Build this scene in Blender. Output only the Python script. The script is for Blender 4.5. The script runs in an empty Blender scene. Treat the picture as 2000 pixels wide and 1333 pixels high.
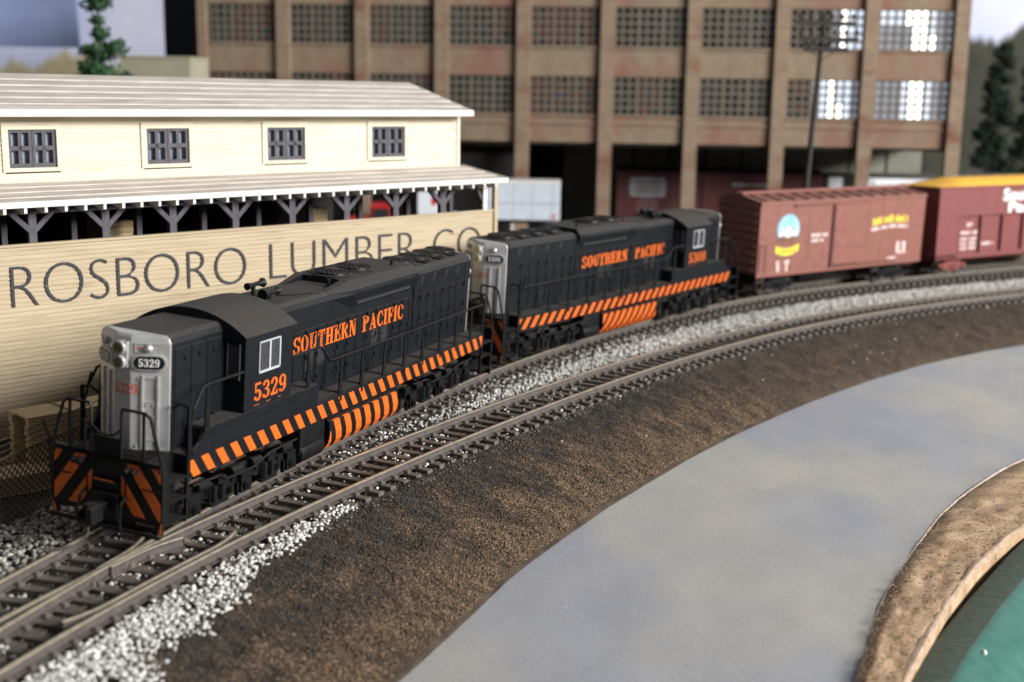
import bpy, bmesh, math, random
import numpy as np
from mathutils import Vector, Matrix, noise as mnoise
random.seed(7); rng = np.random.default_rng(7)
PI = math.pi; R = math.radians
S = bpy.context.scene
COL = S.collection

# ------------------------------------------------------------------ camera, world, lamps, exposure
cam = bpy.data.cameras.new("camera"); camo = bpy.data.objects.new("camera", cam); COL.objects.link(camo)
cam.sensor_width = 36.0; cam.lens = 44.175
cam.clip_start = 0.5; cam.clip_end = 600
camo.matrix_world = (Matrix.Translation((0, 0, 9.72)) @ Matrix.Rotation(PI / 2 - 0.1934, 4, 'X') @ Matrix.Rotation(0.0156, 4, 'Z'))
cam.dof.use_dof = True; cam.dof.focus_distance = 34.0; cam.dof.aperture_fstop = 0.182
S.camera = camo
W = bpy.data.worlds.new("World"); S.world = W; W.use_nodes = True
bg = W.node_tree.nodes["Background"]; bg.inputs[0].default_value = (0.80, 0.84, 0.92, 1); bg.inputs[1].default_value = 0.19
def area(name, loc, target, sx, sy, power, color):
    l = bpy.data.lights.new(name, 'AREA'); l.shape = 'RECTANGLE'; l.size = sx; l.size_y = sy; l.energy = power; l.color = color
    o = bpy.data.objects.new(name, l); COL.objects.link(o); o.location = loc
    o.rotation_euler = (Vector(target) - Vector(loc)).to_track_quat('-Z', 'Y').to_euler(); return o
# second window of the room, behind the factory: lights the open ground floor, emissive panes stand for it above
area("rear_window_light", (62, 150, 34), (12, 94, 2), 26, 18, 52000, (0.93, 0.97, 1.0))
area("window_light", (168, -20, 70), (4, 44, 2), 92, 54, 800000, (1.0, 0.98, 0.955))
S.view_settings.view_transform = 'Standard'; S.view_settings.look = 'None'; S.view_settings.exposure = 0.0; S.view_settings.gamma = 1.0
S.cycles.max_bounces = 6; S.cycles.use_denoising = True

# ------------------------------------------------------------------ helpers
class MB:
    def __init__(s): s.v = []; s.f = []
    def add(s, vs, fs):
        b = len(s.v); s.v += [tuple(p) for p in vs]; s.f += [tuple(i + b for i in q) for q in fs]; return s
    def box(s, x0, y0, z0, x1, y1, z1):
        x0, x1 = min(x0, x1), max(x0, x1); y0, y1 = min(y0, y1), max(y0, y1); z0, z1 = min(z0, z1), max(z0, z1)
        return s.add([(x0,y0,z0),(x1,y0,z0),(x1,y1,z0),(x0,y1,z0),(x0,y0,z1),(x1,y0,z1),(x1,y1,z1),(x0,y1,z1)],
                     [(0,3,2,1),(4,5,6,7),(0,1,5,4),(1,2,6,5),(2,3,7,6),(3,0,4,7)])
    def beam(s, p, q, w, h, up=(0,0,1)):
        p, q = Vector(p), Vector(q); d = (q - p).normalized(); u = Vector(up)
        if abs(d.dot(u)) > .95: u = Vector((1,0,0))
        a = d.cross(u).normalized() * (w/2); b = a.cross(d).normalized() * (h/2)
        return s.add([p-a-b,p+a-b,p+a+b,p-a+b,q-a-b,q+a-b,q+a+b,q-a+b],
                     [(3,2,1,0),(4,5,6,7),(0,1,5,4),(1,2,6,5),(2,3,7,6),(3,0,4,7)])
    def tube(s, pts, r, n=8, cap=True):
        pts = [Vector(p) for p in pts]; b = len(s.v); prev = None
        for i, p in enumerate(pts):
            d = (pts[min(i+1, len(pts)-1)] - pts[max(i-1, 0)]).normalized()
            u = prev if prev is not None and abs(prev.dot(d)) < .95 else (Vector((0,0,1)) if abs(d.z) < .9 else Vector((1,0,0)))
            a = d.cross(u).normalized(); c = a.cross(d).normalized(); prev = c
            rr = r[i] if isinstance(r, (list, tuple)) else r
            for k in range(n):
                t = 2*PI*k/n; s.v.append(tuple(p + a*math.cos(t)*rr + c*math.sin(t)*rr))
        for i in range(len(pts)-1):
            for k in range(n):
                k2 = (k+1) % n; s.f.append((b+i*n+k, b+i*n+k2, b+(i+1)*n+k2, b+(i+1)*n+k))
        if cap:
            s.f.append(tuple(b+k for k in range(n))[::-1]); s.f.append(tuple(b+(len(pts)-1)*n+k for k in range(n)))
        return s
    def cyl(s, p, q, r, n=16): return s.tube([p, q], r, n)
    def lathe(s, prof, c, n=20):
        b = len(s.v); c = Vector(c)
        for (r, z) in prof:
            for k in range(n):
                t = 2*PI*k/n; s.v.append((c.x + r*math.cos(t), c.y + r*math.sin(t), c.z + z))
        for i in range(len(prof)-1):
            for k in range(n):
                k2 = (k+1) % n; s.f.append((b+i*n+k, b+i*n+k2, b+(i+1)*n+k2, b+(i+1)*n+k))
        s.f.append(tuple(b+k for k in range(n))[::-1]); s.f.append(tuple(b+(len(prof)-1)*n+k for k in range(n)))
        return s
    def prism(s, poly, fn, a0, a1):
        """poly: 2-D outline; fn(a, u, v) -> 3-D point; swept from a0 to a1"""
        n = len(poly); b = len(s.v)
        for a in (a0, a1):
            for (u, v) in poly: s.v.append(tuple(fn(a, u, v)))
        for k in range(n):
            k2 = (k+1) % n; s.f.append((b+k, b+k2, b+n+k2, b+n+k))
        s.f.append(tuple(b+k for k in range(n))[::-1]); s.f.append(tuple(b+n+k for k in range(n)))
        return s
    def xf(s, M):
        s.v = [tuple(M @ Vector(p)) for p in s.v]; return s
    def mesh(s, name, mat, smooth=False, bevel=0, seg=2, fix=True):
        me = bpy.data.meshes.new(name); me.from_pydata(s.v, [], s.f)
        if fix or bevel:
            bm = bmesh.new(); bm.from_mesh(me)
            if fix: bmesh.ops.recalc_face_normals(bm, faces=bm.faces)
            if bevel:
                es = [e for e in bm.edges if len(e.link_faces) == 2 and e.calc_face_angle(0) > .5]
                bmesh.ops.bevel(bm, geom=es, offset=bevel, segments=seg, affect='EDGES', profile=.6, clamp_overlap=True)
            bm.to_mesh(me); bm.free()
        if smooth:
            me.shade_smooth()
            try: me.set_sharp_from_angle(angle=R(38))
            except Exception: pass
        if mat: me.materials.append(mat)
        return me
    def build(s, name, mat, parent=None, **k):
        o = bpy.data.objects.new(name, s.mesh(name, mat, **k)); COL.objects.link(o)
        if parent: o.parent = parent
        return o
def inst(name, me, parent=None, loc=(0,0,0), rz=0, scale=None):
    o = bpy.data.objects.new(name, me); COL.objects.link(o); o.location = loc; o.rotation_euler = (0,0,rz)
    if scale: o.scale = scale
    if parent: o.parent = parent
    return o
def tag(o, label=None, cat=None, group=None, kind=None):
    if label: o['label'] = label
    if cat: o['category'] = cat
    if group: o['group'] = group
    if kind: o['kind'] = kind
    return o
def thing(name, label, cat, loc=(0,0,0), rz=0, group=None):
    o = bpy.data.objects.new(name, None); COL.objects.link(o); o.location = loc; o.rotation_euler = (0,0,rz)
    return tag(o, label, cat, group)
def copy_tree(o, parent=None):
    c = o.copy(); COL.objects.link(c); c.parent = parent
    for ch in list(o.children): copy_tree(ch, c)
    return c
def clip_poly(poly, x0, y0, x1, y1):
    def cut(ps, inside, inter):
        out = []
        for i in range(len(ps)):
            a, b = ps[i-1], ps[i]
            if inside(b):
                if not inside(a): out.append(inter(a, b))
                out.append(b)
            elif inside(a): out.append(inter(a, b))
        return out
    def ix(x): return lambda a, b: (x, a[1] + (b[1]-a[1])*(x-a[0])/(b[0]-a[0]))
    def iy(y): return lambda a, b: (a[0] + (b[0]-a[0])*(y-a[1])/(b[1]-a[1]), y)
    for ins, it in ((lambda p: p[0] >= x0-1e-9, ix(x0)), (lambda p: p[0] <= x1+1e-9, ix(x1)), (lambda p: p[1] >= y0-1e-9, iy(y0)), (lambda p: p[1] <= y1+1e-9, iy(y1))):
        if not poly: return []
        poly = cut(poly, ins, it)
    return poly

# ------------------------------------------------------------------ materials
MATS = {}
def mat(name, c1, c2=None, rough=.6, metal=0, scale=3, detail=4, bump=0, bscale=None, stretch=(1,1,1), dust=None, dust_amt=.8, spots=None, island=None, spec=.5, contrast=(.35,.65), coord='Object'):
    if name in MATS: return MATS[name]
    m = bpy.data.materials.new(name); m.use_nodes = True; nt = m.node_tree; N = nt.nodes; Lk = nt.links
    bs = N["Principled BSDF"]; bs.inputs['Roughness'].default_value = rough; bs.inputs['Metallic'].default_value = metal
    bs.inputs['Specular IOR Level'].default_value = spec
    tc = N.new('ShaderNodeTexCoord'); mp = N.new('ShaderNodeMapping'); mp.inputs['Scale'].default_value = stretch
    Lk.new(tc.outputs[coord], mp.inputs[0])
    def nz(sc, det=4, rgh=.6):
        t = N.new('ShaderNodeTexNoise'); t.inputs['Scale'].default_value = sc; t.inputs['Detail'].default_value = det; t.inputs['Roughness'].default_value = rgh
        Lk.new(mp.outputs[0], t.inputs['Vector']); return t
    def ramp(src, a, b):
        r = N.new('ShaderNodeMapRange'); r.inputs[1].default_value = a; r.inputs[2].default_value = b; Lk.new(src, r.inputs[0]); return r.outputs[0]
    def mix(fac, a, b):
        x = N.new('ShaderNodeMix'); x.data_type = 'RGBA'; Lk.new(fac, x.inputs[0])
        for i, v in ((6, a), (7, b)):
            if isinstance(v, tuple): x.inputs[i].default_value = (*v, 1)
            else: Lk.new(v, x.inputs[i])
        return x.outputs[2]
    col = c1
    if c2: col = mix(ramp(nz(scale, detail).outputs[0], *contrast), c1, c2)
    if island:
        g = N.new('ShaderNodeNewGeometry'); col = mix(g.outputs['Random Per Island'], col, island)
    if spots:   # (colour, scale, lo, hi)
        col = mix(ramp(nz(spots[1], 3).outputs[0], spots[2], spots[3]), col, spots[0])
    if dust:    # settled dust: thickest on upward faces
        g = N.new('ShaderNodeNewGeometry'); sx = N.new('ShaderNodeSeparateXYZ'); Lk.new(g.outputs['Normal'], sx.inputs[0])
        up = ramp(sx.outputs['Z'], .25, .9); n2 = ramp(nz(9, 10, .8).outputs[0], .12, .60)
        mu = N.new('ShaderNodeMath'); mu.operation = 'MULTIPLY'; Lk.new(up, mu.inputs[0]); Lk.new(n2, mu.inputs[1])
        m2 = N.new('ShaderNodeMath'); m2.operation = 'MULTIPLY'; Lk.new(mu.outputs[0], m2.inputs[0]); m2.inputs[1].default_value = dust_amt
        # faint specks everywhere
        sp = ramp(nz(38, 2).outputs[0], .68, .78); m3 = N.new('ShaderNodeMath'); m3.operation = 'MULTIPLY_ADD'; Lk.new(sp, m3.inputs[0]); m3.inputs[1].default_value = .28; Lk.new(m2.outputs[0], m3.inputs[2]); m3.use_clamp = True
        col = mix(m3.outputs[0], col, dust)
        rr = N.new('ShaderNodeMapRange'); rr.inputs[3].default_value = rough; rr.inputs[4].default_value = .95; Lk.new(m3.outputs[0], rr.inputs[0]); Lk.new(rr.outputs[0], bs.inputs['Roughness'])
    if isinstance(col, tuple): bs.inputs['Base Color'].default_value = (*col, 1)
    else: Lk.new(col, bs.inputs['Base Color'])
    if bump:
        bn = N.new('ShaderNodeBump'); bn.inputs['Strength'].default_value = bump; bn.inputs['Distance'].default_value = .02
        Lk.new(nz(bscale or scale*6, 6).outputs[0], bn.inputs['Height']); Lk.new(bn.outputs[0], bs.inputs['Normal'])
    MATS[name] = m; return m
M_black = mat('black_plastic', (.0062,.0075,.010), (.009,.0105,.013), rough=.36, scale=1.5, bump=.06, bscale=40, dust=(.075,.065,.056), spec=.28, spots=((.10,.10,.10), 46, .70, .76))
M_cabroof = M_black
M_frame = mat('underframe_black', (.0055,.006,.007), (.012,.012,.013), rough=.42, spec=.2, scale=3, bump=.15, bscale=25, dust=(.06,.052,.045), dust_amt=.35)
M_orange = mat('stripe_orange', (.70,.135,.010), (.62,.108,.009), rough=.45, scale=6, spots=((.06,.02,.01), 16, .70, .74))
M_red = mat('faded_red_number', (.60,.10,.04), (.50,.09,.05), rough=.5)
M_silver = mat('silver_paint', (.56,.56,.55), (.48,.48,.47), rough=.33, metal=.45, scale=5, bump=.05, bscale=50)
M_white = mat('white_paint', (.80,.80,.78), rough=.5)
M_winframe = mat('window_white', (.46,.47,.48), rough=.4)
M_glass = mat('smoked_glass', (.030,.032,.036), (.05,.05,.055), rough=.18, scale=8)
M_lens = mat('lens_brass', (.35,.28,.14), rough=.15, metal=.8)
M_wheel = mat('wheel_steel', (.05,.047,.045), (.09,.08,.07), rough=.4, metal=.5)
M_rail = mat('rail_painted', (.060,.049,.045), (.092,.076,.068), rough=.6, scale=4, bump=.1)
M_railtop = mat('rail_polished', (.74,.66,.49), (.52,.46,.35), rough=.28, metal=.6, scale=5)
M_tie = mat('tie_plastic', (.085,.070,.060), (.150,.125,.105), rough=.75, scale=5, bump=.25, bscale=30)
M_bed = mat('roadbed', (.016,.013,.011), (.06,.05,.042), rough=.95, scale=9, detail=8, bump=.8, bscale=28)
M_dirt = mat('embankment_earth', (.022,.015,.010), (.075,.049,.029), rough=.97, scale=1.3, detail=10, bump=.5, bscale=16, contrast=(.3,.7))
M_grain = mat('earth_grains', (.014,.010,.007), rough=.95, island=(.20,.136,.085)); M_grain3 = mat('warm_grains', (.045,.028,.016), rough=.95, island=(.31,.205,.125)); M_grain2 = mat('cinder_grains', (.012,.010,.009), rough=.95, island=(.075,.066,.058))
M_ballast = mat('white_stone', (.40,.39,.365), rough=.85, island=(.90,.89,.85))
M_ballast2 = mat('grey_stone', (.20,.185,.16), rough=.9, island=(.55,.53,.48))
M_tan = mat('tan_earth', (.31,.195,.11), (.52,.37,.235), rough=.97, scale=1.4, detail=10, bump=.7, bscale=12, spots=((.075,.045,.028), 4.5, .60, .74))
M_wood = mat('cream_wood', (.375,.295,.185), (.515,.42,.285), rough=.75, scale=1.3, detail=10, stretch=(.30,3,9), bump=.2, bscale=14, spots=((.22,.155,.085), 2.0, .56, .80), contrast=(.25,.75))
M_upper = mat('cream_siding', (.60,.535,.405), (.69,.62,.485), rough=.75, scale=1.2, stretch=(.4,2,5), bump=.08, spots=((.44,.36,.24), 1.6, .60, .85))
M_roof = mat('roof_strip_paper', (.42,.37,.32), (.62,.57,.50), rough=.85, scale=1.2, detail=8, stretch=(.5,3,3), bump=.1)
M_lap = mat('roof_lap_paint', (.62,.58,.53), (.46,.42,.37), rough=.8, scale=2, stretch=(.6,1,1)); M_trim = mat('white_trim', (.76,.74,.70), (.66,.645,.62), rough=.6, scale=3)
M_grey = mat('grey_timber', (.055,.052,.064), (.085,.080,.094), rough=.7, scale=4, stretch=(3,3,.6), bump=.1)
M_dark = mat('dark_interior', (.012,.011,.012), (.02,.018,.016), rough=.9)  # near-black colour that paints in the shade of interiors and recesses
M_plumber = mat('fresh_lumber', (.60,.43,.22), (.72,.55,.32), rough=.8, scale=1.5, stretch=(.5,4,4))
M_strap = mat('steel_strap', (.02,.018,.016), rough=.5)
M_sheet = mat('pale_blind', (.40,.47,.56), (.34,.40,.48), rough=.8)
M_letter = mat('worn_black_letters', (.022,.024,.030), (.035,.036,.042), rough=.7, scale=6, spots=((.42,.33,.21), 6, .66, .71))
M_wire = mat('rusty_wire', (.11,.075,.045), (.16,.115,.075), rough=.7, scale=8)

# ------------------------------------------------------------------ letters (heavy railway roman, unit height)
def rect(x0,y0,x1,y1): return [[(x0,y0),(x1,y0),(x1,y1),(x0,y1)]]
def arc(cx,cy,rx,ry,tx,ty,a0,a1,n=18):
    out = []
    for i in range(n):
        t0, t1 = R(a0+(a1-a0)*i/n), R(a0+(a1-a0)*(i+1)/n)
        o = lambda t: (cx+rx*math.cos(t), cy+ry*math.sin(t)); q = lambda t: (cx+(rx-tx)*math.cos(t), cy+(ry-ty)*math.sin(t))
        out.append([q(t0), o(t0), o(t1), q(t1)])
    return out
def serif(x0,x1,y): return rect(x0,y,x1,y+.085)
G = {}
G['S'] = (.60, arc(.30,.735,.29,.265,.17,.10,15,262)+arc(.30,.265,.29,.265,.17,.10,-165,82)+rect(.50,.66,.60,1)+rect(0,0,.10,.34))
G['O'] = (.70, arc(.35,.5,.35,.5,.21,.09,0,360,28))
G['U'] = (.72, rect(.08,.3,.29,1)+rect(.53,.3,.63,1)+arc(.355,.3,.275,.3,.19,.10,180,360)+serif(0,.37,.915)+serif(.44,.72,.915))
G['T'] = (.66, rect(.225,0,.435,1)+rect(0,.90,.66,1)+rect(0,.68,.09,.9)+rect(.57,.68,.66,.9)+serif(.12,.54,0))
G['H'] = (.76, rect(.08,0,.29,1)+rect(.47,0,.68,1)+rect(.29,.455,.47,.555)+serif(0,.36,0)+serif(0,.36,.915)+serif(.40,.76,0)+serif(.40,.76,.915))
G['E'] = (.62, rect(.08,0,.29,1)+rect(0,.90,.60,1)+rect(0,0,.62,.1)+rect(.29,.455,.44,.555)+rect(.51,.68,.60,.9)+rect(.53,.1,.62,.33)+rect(.40,.36,.48,.65))
bowl = arc(.28,.735,.36,.265,.20,.09,-90,90)+rect(.20,.91,.30,1)+rect(.20,.47,.30,.56)
G['R'] = (.74, rect(.08,0,.29,1)+bowl+serif(0,.36,0)+serif(0,.2,.915)+[[(.30,.50),(.46,.50),(.74,0),(.53,0)]])
G['P'] = (.66, rect(.08,0,.29,1)+bowl+serif(0,.38,0)+serif(0,.2,.915))
G['N'] = (.74, rect(.09,0,.18,1)+rect(.56,0,.65,1)+[[(.06,1),(.29,1),(.65,0),(.46,0)]]+serif(0,.27,0)+serif(0,.2,.915)+serif(.47,.74,.915))
G['A'] = (.72, [[(.05,0),(.14,0),(.36,.95),(.31,1)],[(.27,1),(.43,1),(.67,0),(.45,0)]]+rect(.16,.27,.5,.36)+serif(0,.24,0)+serif(.37,.72,0))
G['C'] = (.64, arc(.35,.5,.35,.5,.21,.09,52,308,24)+rect(.54,.64,.63,1)+rect(.55,.12,.63,.3))
G['I'] = (.37, rect(.08,0,.29,1)+serif(0,.37,0)+serif(0,.37,.915))
G['F'] = (.60, rect(.08,0,.29,1)+rect(0,.90,.60,1)+rect(.29,.455,.44,.555)+rect(.51,.68,.60,.9)+rect(.40,.36,.48,.65)+serif(0,.38,0))
G['5'] = (.58, rect(.06,.88,.52,1)+rect(.06,.48,.15,.9)+arc(.27,.31,.30,.31,.19,.09,-155,140)+rect(0,.1,.14,.26))
G['3'] = (.58, arc(.27,.74,.27,.26,.17,.09,-80,165)+arc(.27,.28,.30,.28,.18,.09,-165,90)+rect(.17,.47,.32,.56)+rect(0,.08,.14,.24)+rect(.02,.72,.15,.86))
G['2'] = (.58, arc(.28,.71,.28,.29,.18,.09,-35,170)+[[(0,.05),(.17,.05),(.50,.54),(.36,.60)]]+rect(0,0,.56,.13)+rect(.48,.1,.56,.26)+rect(.0,.66,.14,.80))
G['9'] = (.60, arc(.30,.67,.30,.33,.18,.09,0,360)+arc(.22,.36,.38,.36,.18,.09,-95,20)+rect(.02,.06,.17,.20))
G['0'] = (.60, arc(.30,.5,.30,.5,.155,.08,0,360,24))
G['8'] = (.62, arc(.31,.75,.27,.25,.135,.075,0,360)+arc(.31,.28,.31,.28,.15,.08,0,360))
def lettering(text, width, height, gap=.09, space=.45):
    """flat outline quads laid out from x = 0 to width"""
    x = 0; quads = []
    for ch in text:
        if ch == ' ': x += space; continue
        w, q = G[ch]
        quads += [[(a+x, b) for a, b in p] for p in q]; x += w+gap
    x -= gap; sx = width/x
    return [[(a*sx, b*height) for a, b in p] for p in quads]
def put_letters(mb, quads, fn, depth=.006):
    """fn(u, v, d) -> 3-D; each quad becomes a thin raised slab"""
    for k, q in enumerate(quads):
        dd = depth + (k % 5)*.0004
        b = [fn(u, v, -.002) for u, v in q]; t = [fn(u, v, dd) for u, v in q]; n = len(q)
        mb.add(b+t, [tuple(range(n))[::-1], tuple(range(n, 2*n))]+[(i, (i+1) % n, n+(i+1) % n, n+i) for i in range(n)])
    return mb

# ------------------------------------------------------------------ paths of the two tracks (centre lines, metres of the full-size world)
LOCO = [(-13.954,5.928),(-13.288,8.853),(-12.598,11.773),(-11.882,14.686),(-11.134,17.591),(-10.349,20.487),(-9.524,23.371),(-8.653,26.242),(-7.731,29.097),(-6.75,31.932),(-5.7,34.742),(-4.575,37.523),(-3.368,40.269),(-2.074,42.975),(-0.687,45.636),(0.794,48.244),(2.367,50.799),(4.027,53.297),(5.772,55.737),(7.608,58.11),(9.546,60.399),(11.598,62.587),(13.772,64.654),(16.065,66.587),(18.453,68.403),(20.906,70.13),(23.399,71.799),(25.912,73.438),(28.439,75.054),(30.981,76.648),(33.535,78.222),(36.1,79.776),(38.676,81.314),(41.262,82.836),(46.456,85.839)]
NEAR = [(-11.975,4.726),(-11.809,7.721),(-11.477,10.702),(-10.979,13.66),(-10.318,16.586),(-9.496,19.471),(-8.521,22.307),(-7.402,25.091),(-6.15,27.816),(-4.784,30.487),(-3.331,33.112),(-1.817,35.701),(-0.255,38.262),(1.36,40.791),(3.032,43.282),(4.768,45.729),(6.576,48.122),(8.466,50.451),(10.447,52.704),(12.52,54.872),(14.686,56.947),(16.944,58.923),(19.29,60.791),(21.72,62.55),(24.22,64.21),(26.78,65.78),(29.37,67.30),(34.6,70.25),(39.9,73.1),(45.3,75.9)]
def resample(pts, step):
    P = np.array(pts, float)
    # Catmull-Rom refine
    out = []
    for i in range(len(P)-1):
        p0, p1, p2, p3 = P[max(i-1,0)], P[i], P[i+1], P[min(i+2,len(P)-1)]
        for t in np.linspace(0, 1, 12, endpoint=False):
            out.append(.5*((2*p1)+(-p0+p2)*t+(2*p0-5*p1+4*p2-p3)*t*t+(-p0+3*p1-3*p2+p3)*t**3))
    out.append(P[-1]); P = np.array(out); d = np.concatenate([[0], np.cumsum(np.hypot(*np.diff(P, axis=0).T))])
    s = np.arange(0, d[-1], step); Q = np.stack([np.interp(s, d, P[:,0]), np.interp(s, d, P[:,1])], 1)
    T = np.gradient(Q, axis=0); T /= np.hypot(T[:,0], T[:,1])[:,None]
    return s, Q, T, np.stack([T[:,1], -T[:,0]], 1)      # arc length, points, tangent, right-hand normal
pL = resample(LOCO, .29); pN = resample(NEAR, .29)
def nearest(path, x, y):
    Q = path[1]; i = int(np.argmin((Q[:,0]-x)**2+(Q[:,1]-y)**2)); d = (x-Q[i,0])*path[3][i,0]+(y-Q[i,1])*path[3][i,1]
    return i, d
RAIL_H = .23; TIE_TOP = -.23

def sweep(path, off, prof, i0=0, i1=None, taper=None):
    mb = MB(); i1 = i1 or len(path[0]); n = len(prof); k = 0
    for i in range(i0, i1):
        o = off(i) if callable(off) else off
        p = path[1][i]; nn = path[3][i]
        for (u, v) in prof: mb.v.append((p[0]+nn[0]*(o+u), p[1]+nn[1]*(o+u), v))
        if k:
            for j in range(n):
                j2 = (j+1) % n; mb.f.append(((k-1)*n+j, (k-1)*n+j2, k*n+j2, k*n+j))
        k += 1
    mb.f.append(tuple(range(n))); mb.f.append(tuple((k-1)*n+j for j in range(n))[::-1])
    return mb
WEB = [(-.12,TIE_TOP),(.12,TIE_TOP),(.12,-.208),(.035,-.19),(.025,-.075),(.042,-.06),(.042,-.026),(-.042,-.026),(-.042,-.06),(-.025,-.075),(-.035,-.19),(-.12,-.208)]
HEAD = [(-.043,-.026),(.043,-.026),(.043,-.008),(.034,0),(-.034,0),(-.043,-.008)]
tie_mb = MB().box(-1.28,-.115,TIE_TOP-.17,1.28,.115,TIE_TOP-.004)
for sx in (-1, 1):
    for q in (.60, .90):
        tie_mb.box(sx*q-.075,-.085,TIE_TOP-.004,sx*q+.075,.085,TIE_TOP+.045)
        tie_mb.box(sx*q-.035,-.05,TIE_TOP+.045,sx*q+.035,.05,TIE_TOP+.085)
TIE = tie_mb.mesh('tie', M_tie, bevel=.012, seg=1)
def track(name, label, path, dz, smax):
    t = thing(name, label, 'railway track', (path[1][40,0], path[1][40,1], -.49))
    off = Vector((-path[1][40,0], -path[1][40,1], .49+dz))
    for sd in (-.75, .75):
        w = sweep(path, sd, WEB); w.v = [tuple(Vector(p)+off) for p in w.v]; r = w.build('rail', M_rail, t, smooth=True)
        h = sweep(path, sd, HEAD); h.v = [tuple(Vector(p)+off) for p in h.v]; h.build('rail_head', M_railtop, r)
    k = 0
    for i in range(0, len(path[0])-2, 2):
        if path[0][i] > smax or k >= 295: break
        a = math.atan2(path[3][i,1], path[3][i,0])+random.uniform(-.012,.012)
        o = inst('tie', TIE, t, Vector((path[1][i,0]+random.uniform(-.012,.012), path[1][i,1], random.uniform(-.006,.006)))+off, a); k += 1
    return t, off
tl, offl = track('railway_track', 'curved track under the black locomotives, polished rails on dark ties', pL, 0, 110)
tn, offn = track('railway_track', 'empty curved track nearest the grey road, brass coloured rail tops', pN, -.007, 100)
# guard rail beside the near rail and wing rails at the frog
i0, _ = nearest(pN, -8.1, 23.3)
def gofs(base, flare, a, b):
    return lambda i: base + flare*max(0, 1-(i-a)/4.0)**2*.22 + flare*max(0, 1-(b-1-i)/4.0)**2*.22
ia, ib = nearest(pN, -8.55, 22.2)[0]-1, nearest(pN, -6.35, 27.4)[0]
for nm, M_, pr in (('guard_rail', M_rail, WEB), ('guard_rail_head', M_railtop, HEAD)):
    w = sweep(pN, gofs(.585, -1, ia, ib), [(u*.8, v) for u, v in pr], ia, ib); w.v = [tuple(Vector(p)+offn) for p in w.v]; w.build(nm, M_, tn, smooth=nm == 'guard_rail')
jf = int(np.argmin([abs(nearest(pL, pN[1][i,0]-pN[3][i,0]*.75, pN[1][i,1]-pN[3][i,1]*.75)[1]-.75) if 18 < pN[1][i,1] < 30 else 9 for i in range(len(pN[0]))]))
for pth, off, base, fl, oo in ((pN, -.64, None, 1, offn), (pL, .64, None, -1, offl)):
    c = nearest(pth, pN[1][jf,0], pN[1][jf,1])[0]
    a, b = (c-1, c+7)
    for nm, M_, pr in (('wing_rail', M_rail, WEB), ('wing_rail_head', M_railtop, HEAD)):
        w = sweep(pth, gofs(off, fl, -99, b), [(u*.7, v-.006) for u, v in pr], a, b); w.v = [tuple(Vector(p)+oo) for p in w.v]; w.build(nm, M_, tn if pth is pN else tl, smooth=nm == 'wing_rail')

# ------------------------------------------------------------------ ground, bank, road, edge
def fbm(x, y, s, o=4):
    return mnoise.fractal(Vector((x*s, y*s, 3.1)), 1.0, 2.0, o)
sG, QG, TG, NG = resample([(-11.9,-12)]+NEAR+[(70,88),(110,108)], 1.0)
g = MB(); offs = [1.45,.9,.3,-.3,-.9,-1.6,-2.3,-3,-3.8,-4.6,-5.5,-6.5,-8,-10,-14,-20,-30,-50,-80,-130]
for i in range(len(sG)):
    for o in offs:
        x, y = QG[i]+NG[i]*o
        z = (-.345 if o > -5.2 else -.38 if o > -6 else -.47) + (fbm(x, y, .6)*.02 if abs(o) < 14 else 0) - (.0 if o < 1.2 else .02)
        g.v.append((x, y, z))
n = len(offs)
for i in range(len(sG)-1):
    for j in range(n-1): g.f.append((i*n+j, (i+1)*n+j, (i+1)*n+j+1, i*n+j+1))
tag(g.build('ground', M_bed, smooth=True), kind='structure')
ROADN = [(-3.6,19.2),(-2.71,21.27),(-2.08,22.66),(-1.0,25.29),(0.09,28.1),(1.4,30.78),(2.95,33.74),(4.74,36.75),(6.8,40.01),(9.15,43.34),(11.77,46.73),(14.63,50.0),(17.73,53.19),(20.93,55.95),(24.17,58.24),(29.48,61.5),(36,64.5)]
ROADF = [(5.0,18.3),(6.33,21.56),(6.85,22.97),(7.33,24.2),(7.85,25.49),(8.51,27.05),(9.39,28.81),(10.69,31.19),(12.37,33.98),(14.33,36.58),(16.55,39.05),(21.06,43.0),(27,47),(34,50.5),(42,53.5)]
RIDGE = [(5.2,17.0),(6.72,20.43),(7.35,21.77),(8.16,23.3),(9.16,25.1),(9.94,26.4),(10.97,28.0),(12.07,29.5),(13.3,31.0),(15.7,33.46),(20,37.2),(26,41.2),(34,45.5),(43,49)]
GREEN = [(5.83, 18.63), (7.52, 21.98), (8.37, 23.42), (9.39, 25.08), (10.58, 26.88), (11.87, 28.76), (13.26, 30.72), (16.34, 34.76), (21.03, 38.93), (27.69, 43.31), (36.02, 47.68), (45.39, 51.22)]
def even(pts, n):
    s, Q, T, Nn = resample(pts, .1); t = np.linspace(0, s[-1], n)
    return np.stack([np.interp(t, s, Q[:,0]), np.interp(t, s, Q[:,1])], 1)
rn = even(ROADN, 220)
bank = MB(); J = 26; bank_rows = []
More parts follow.
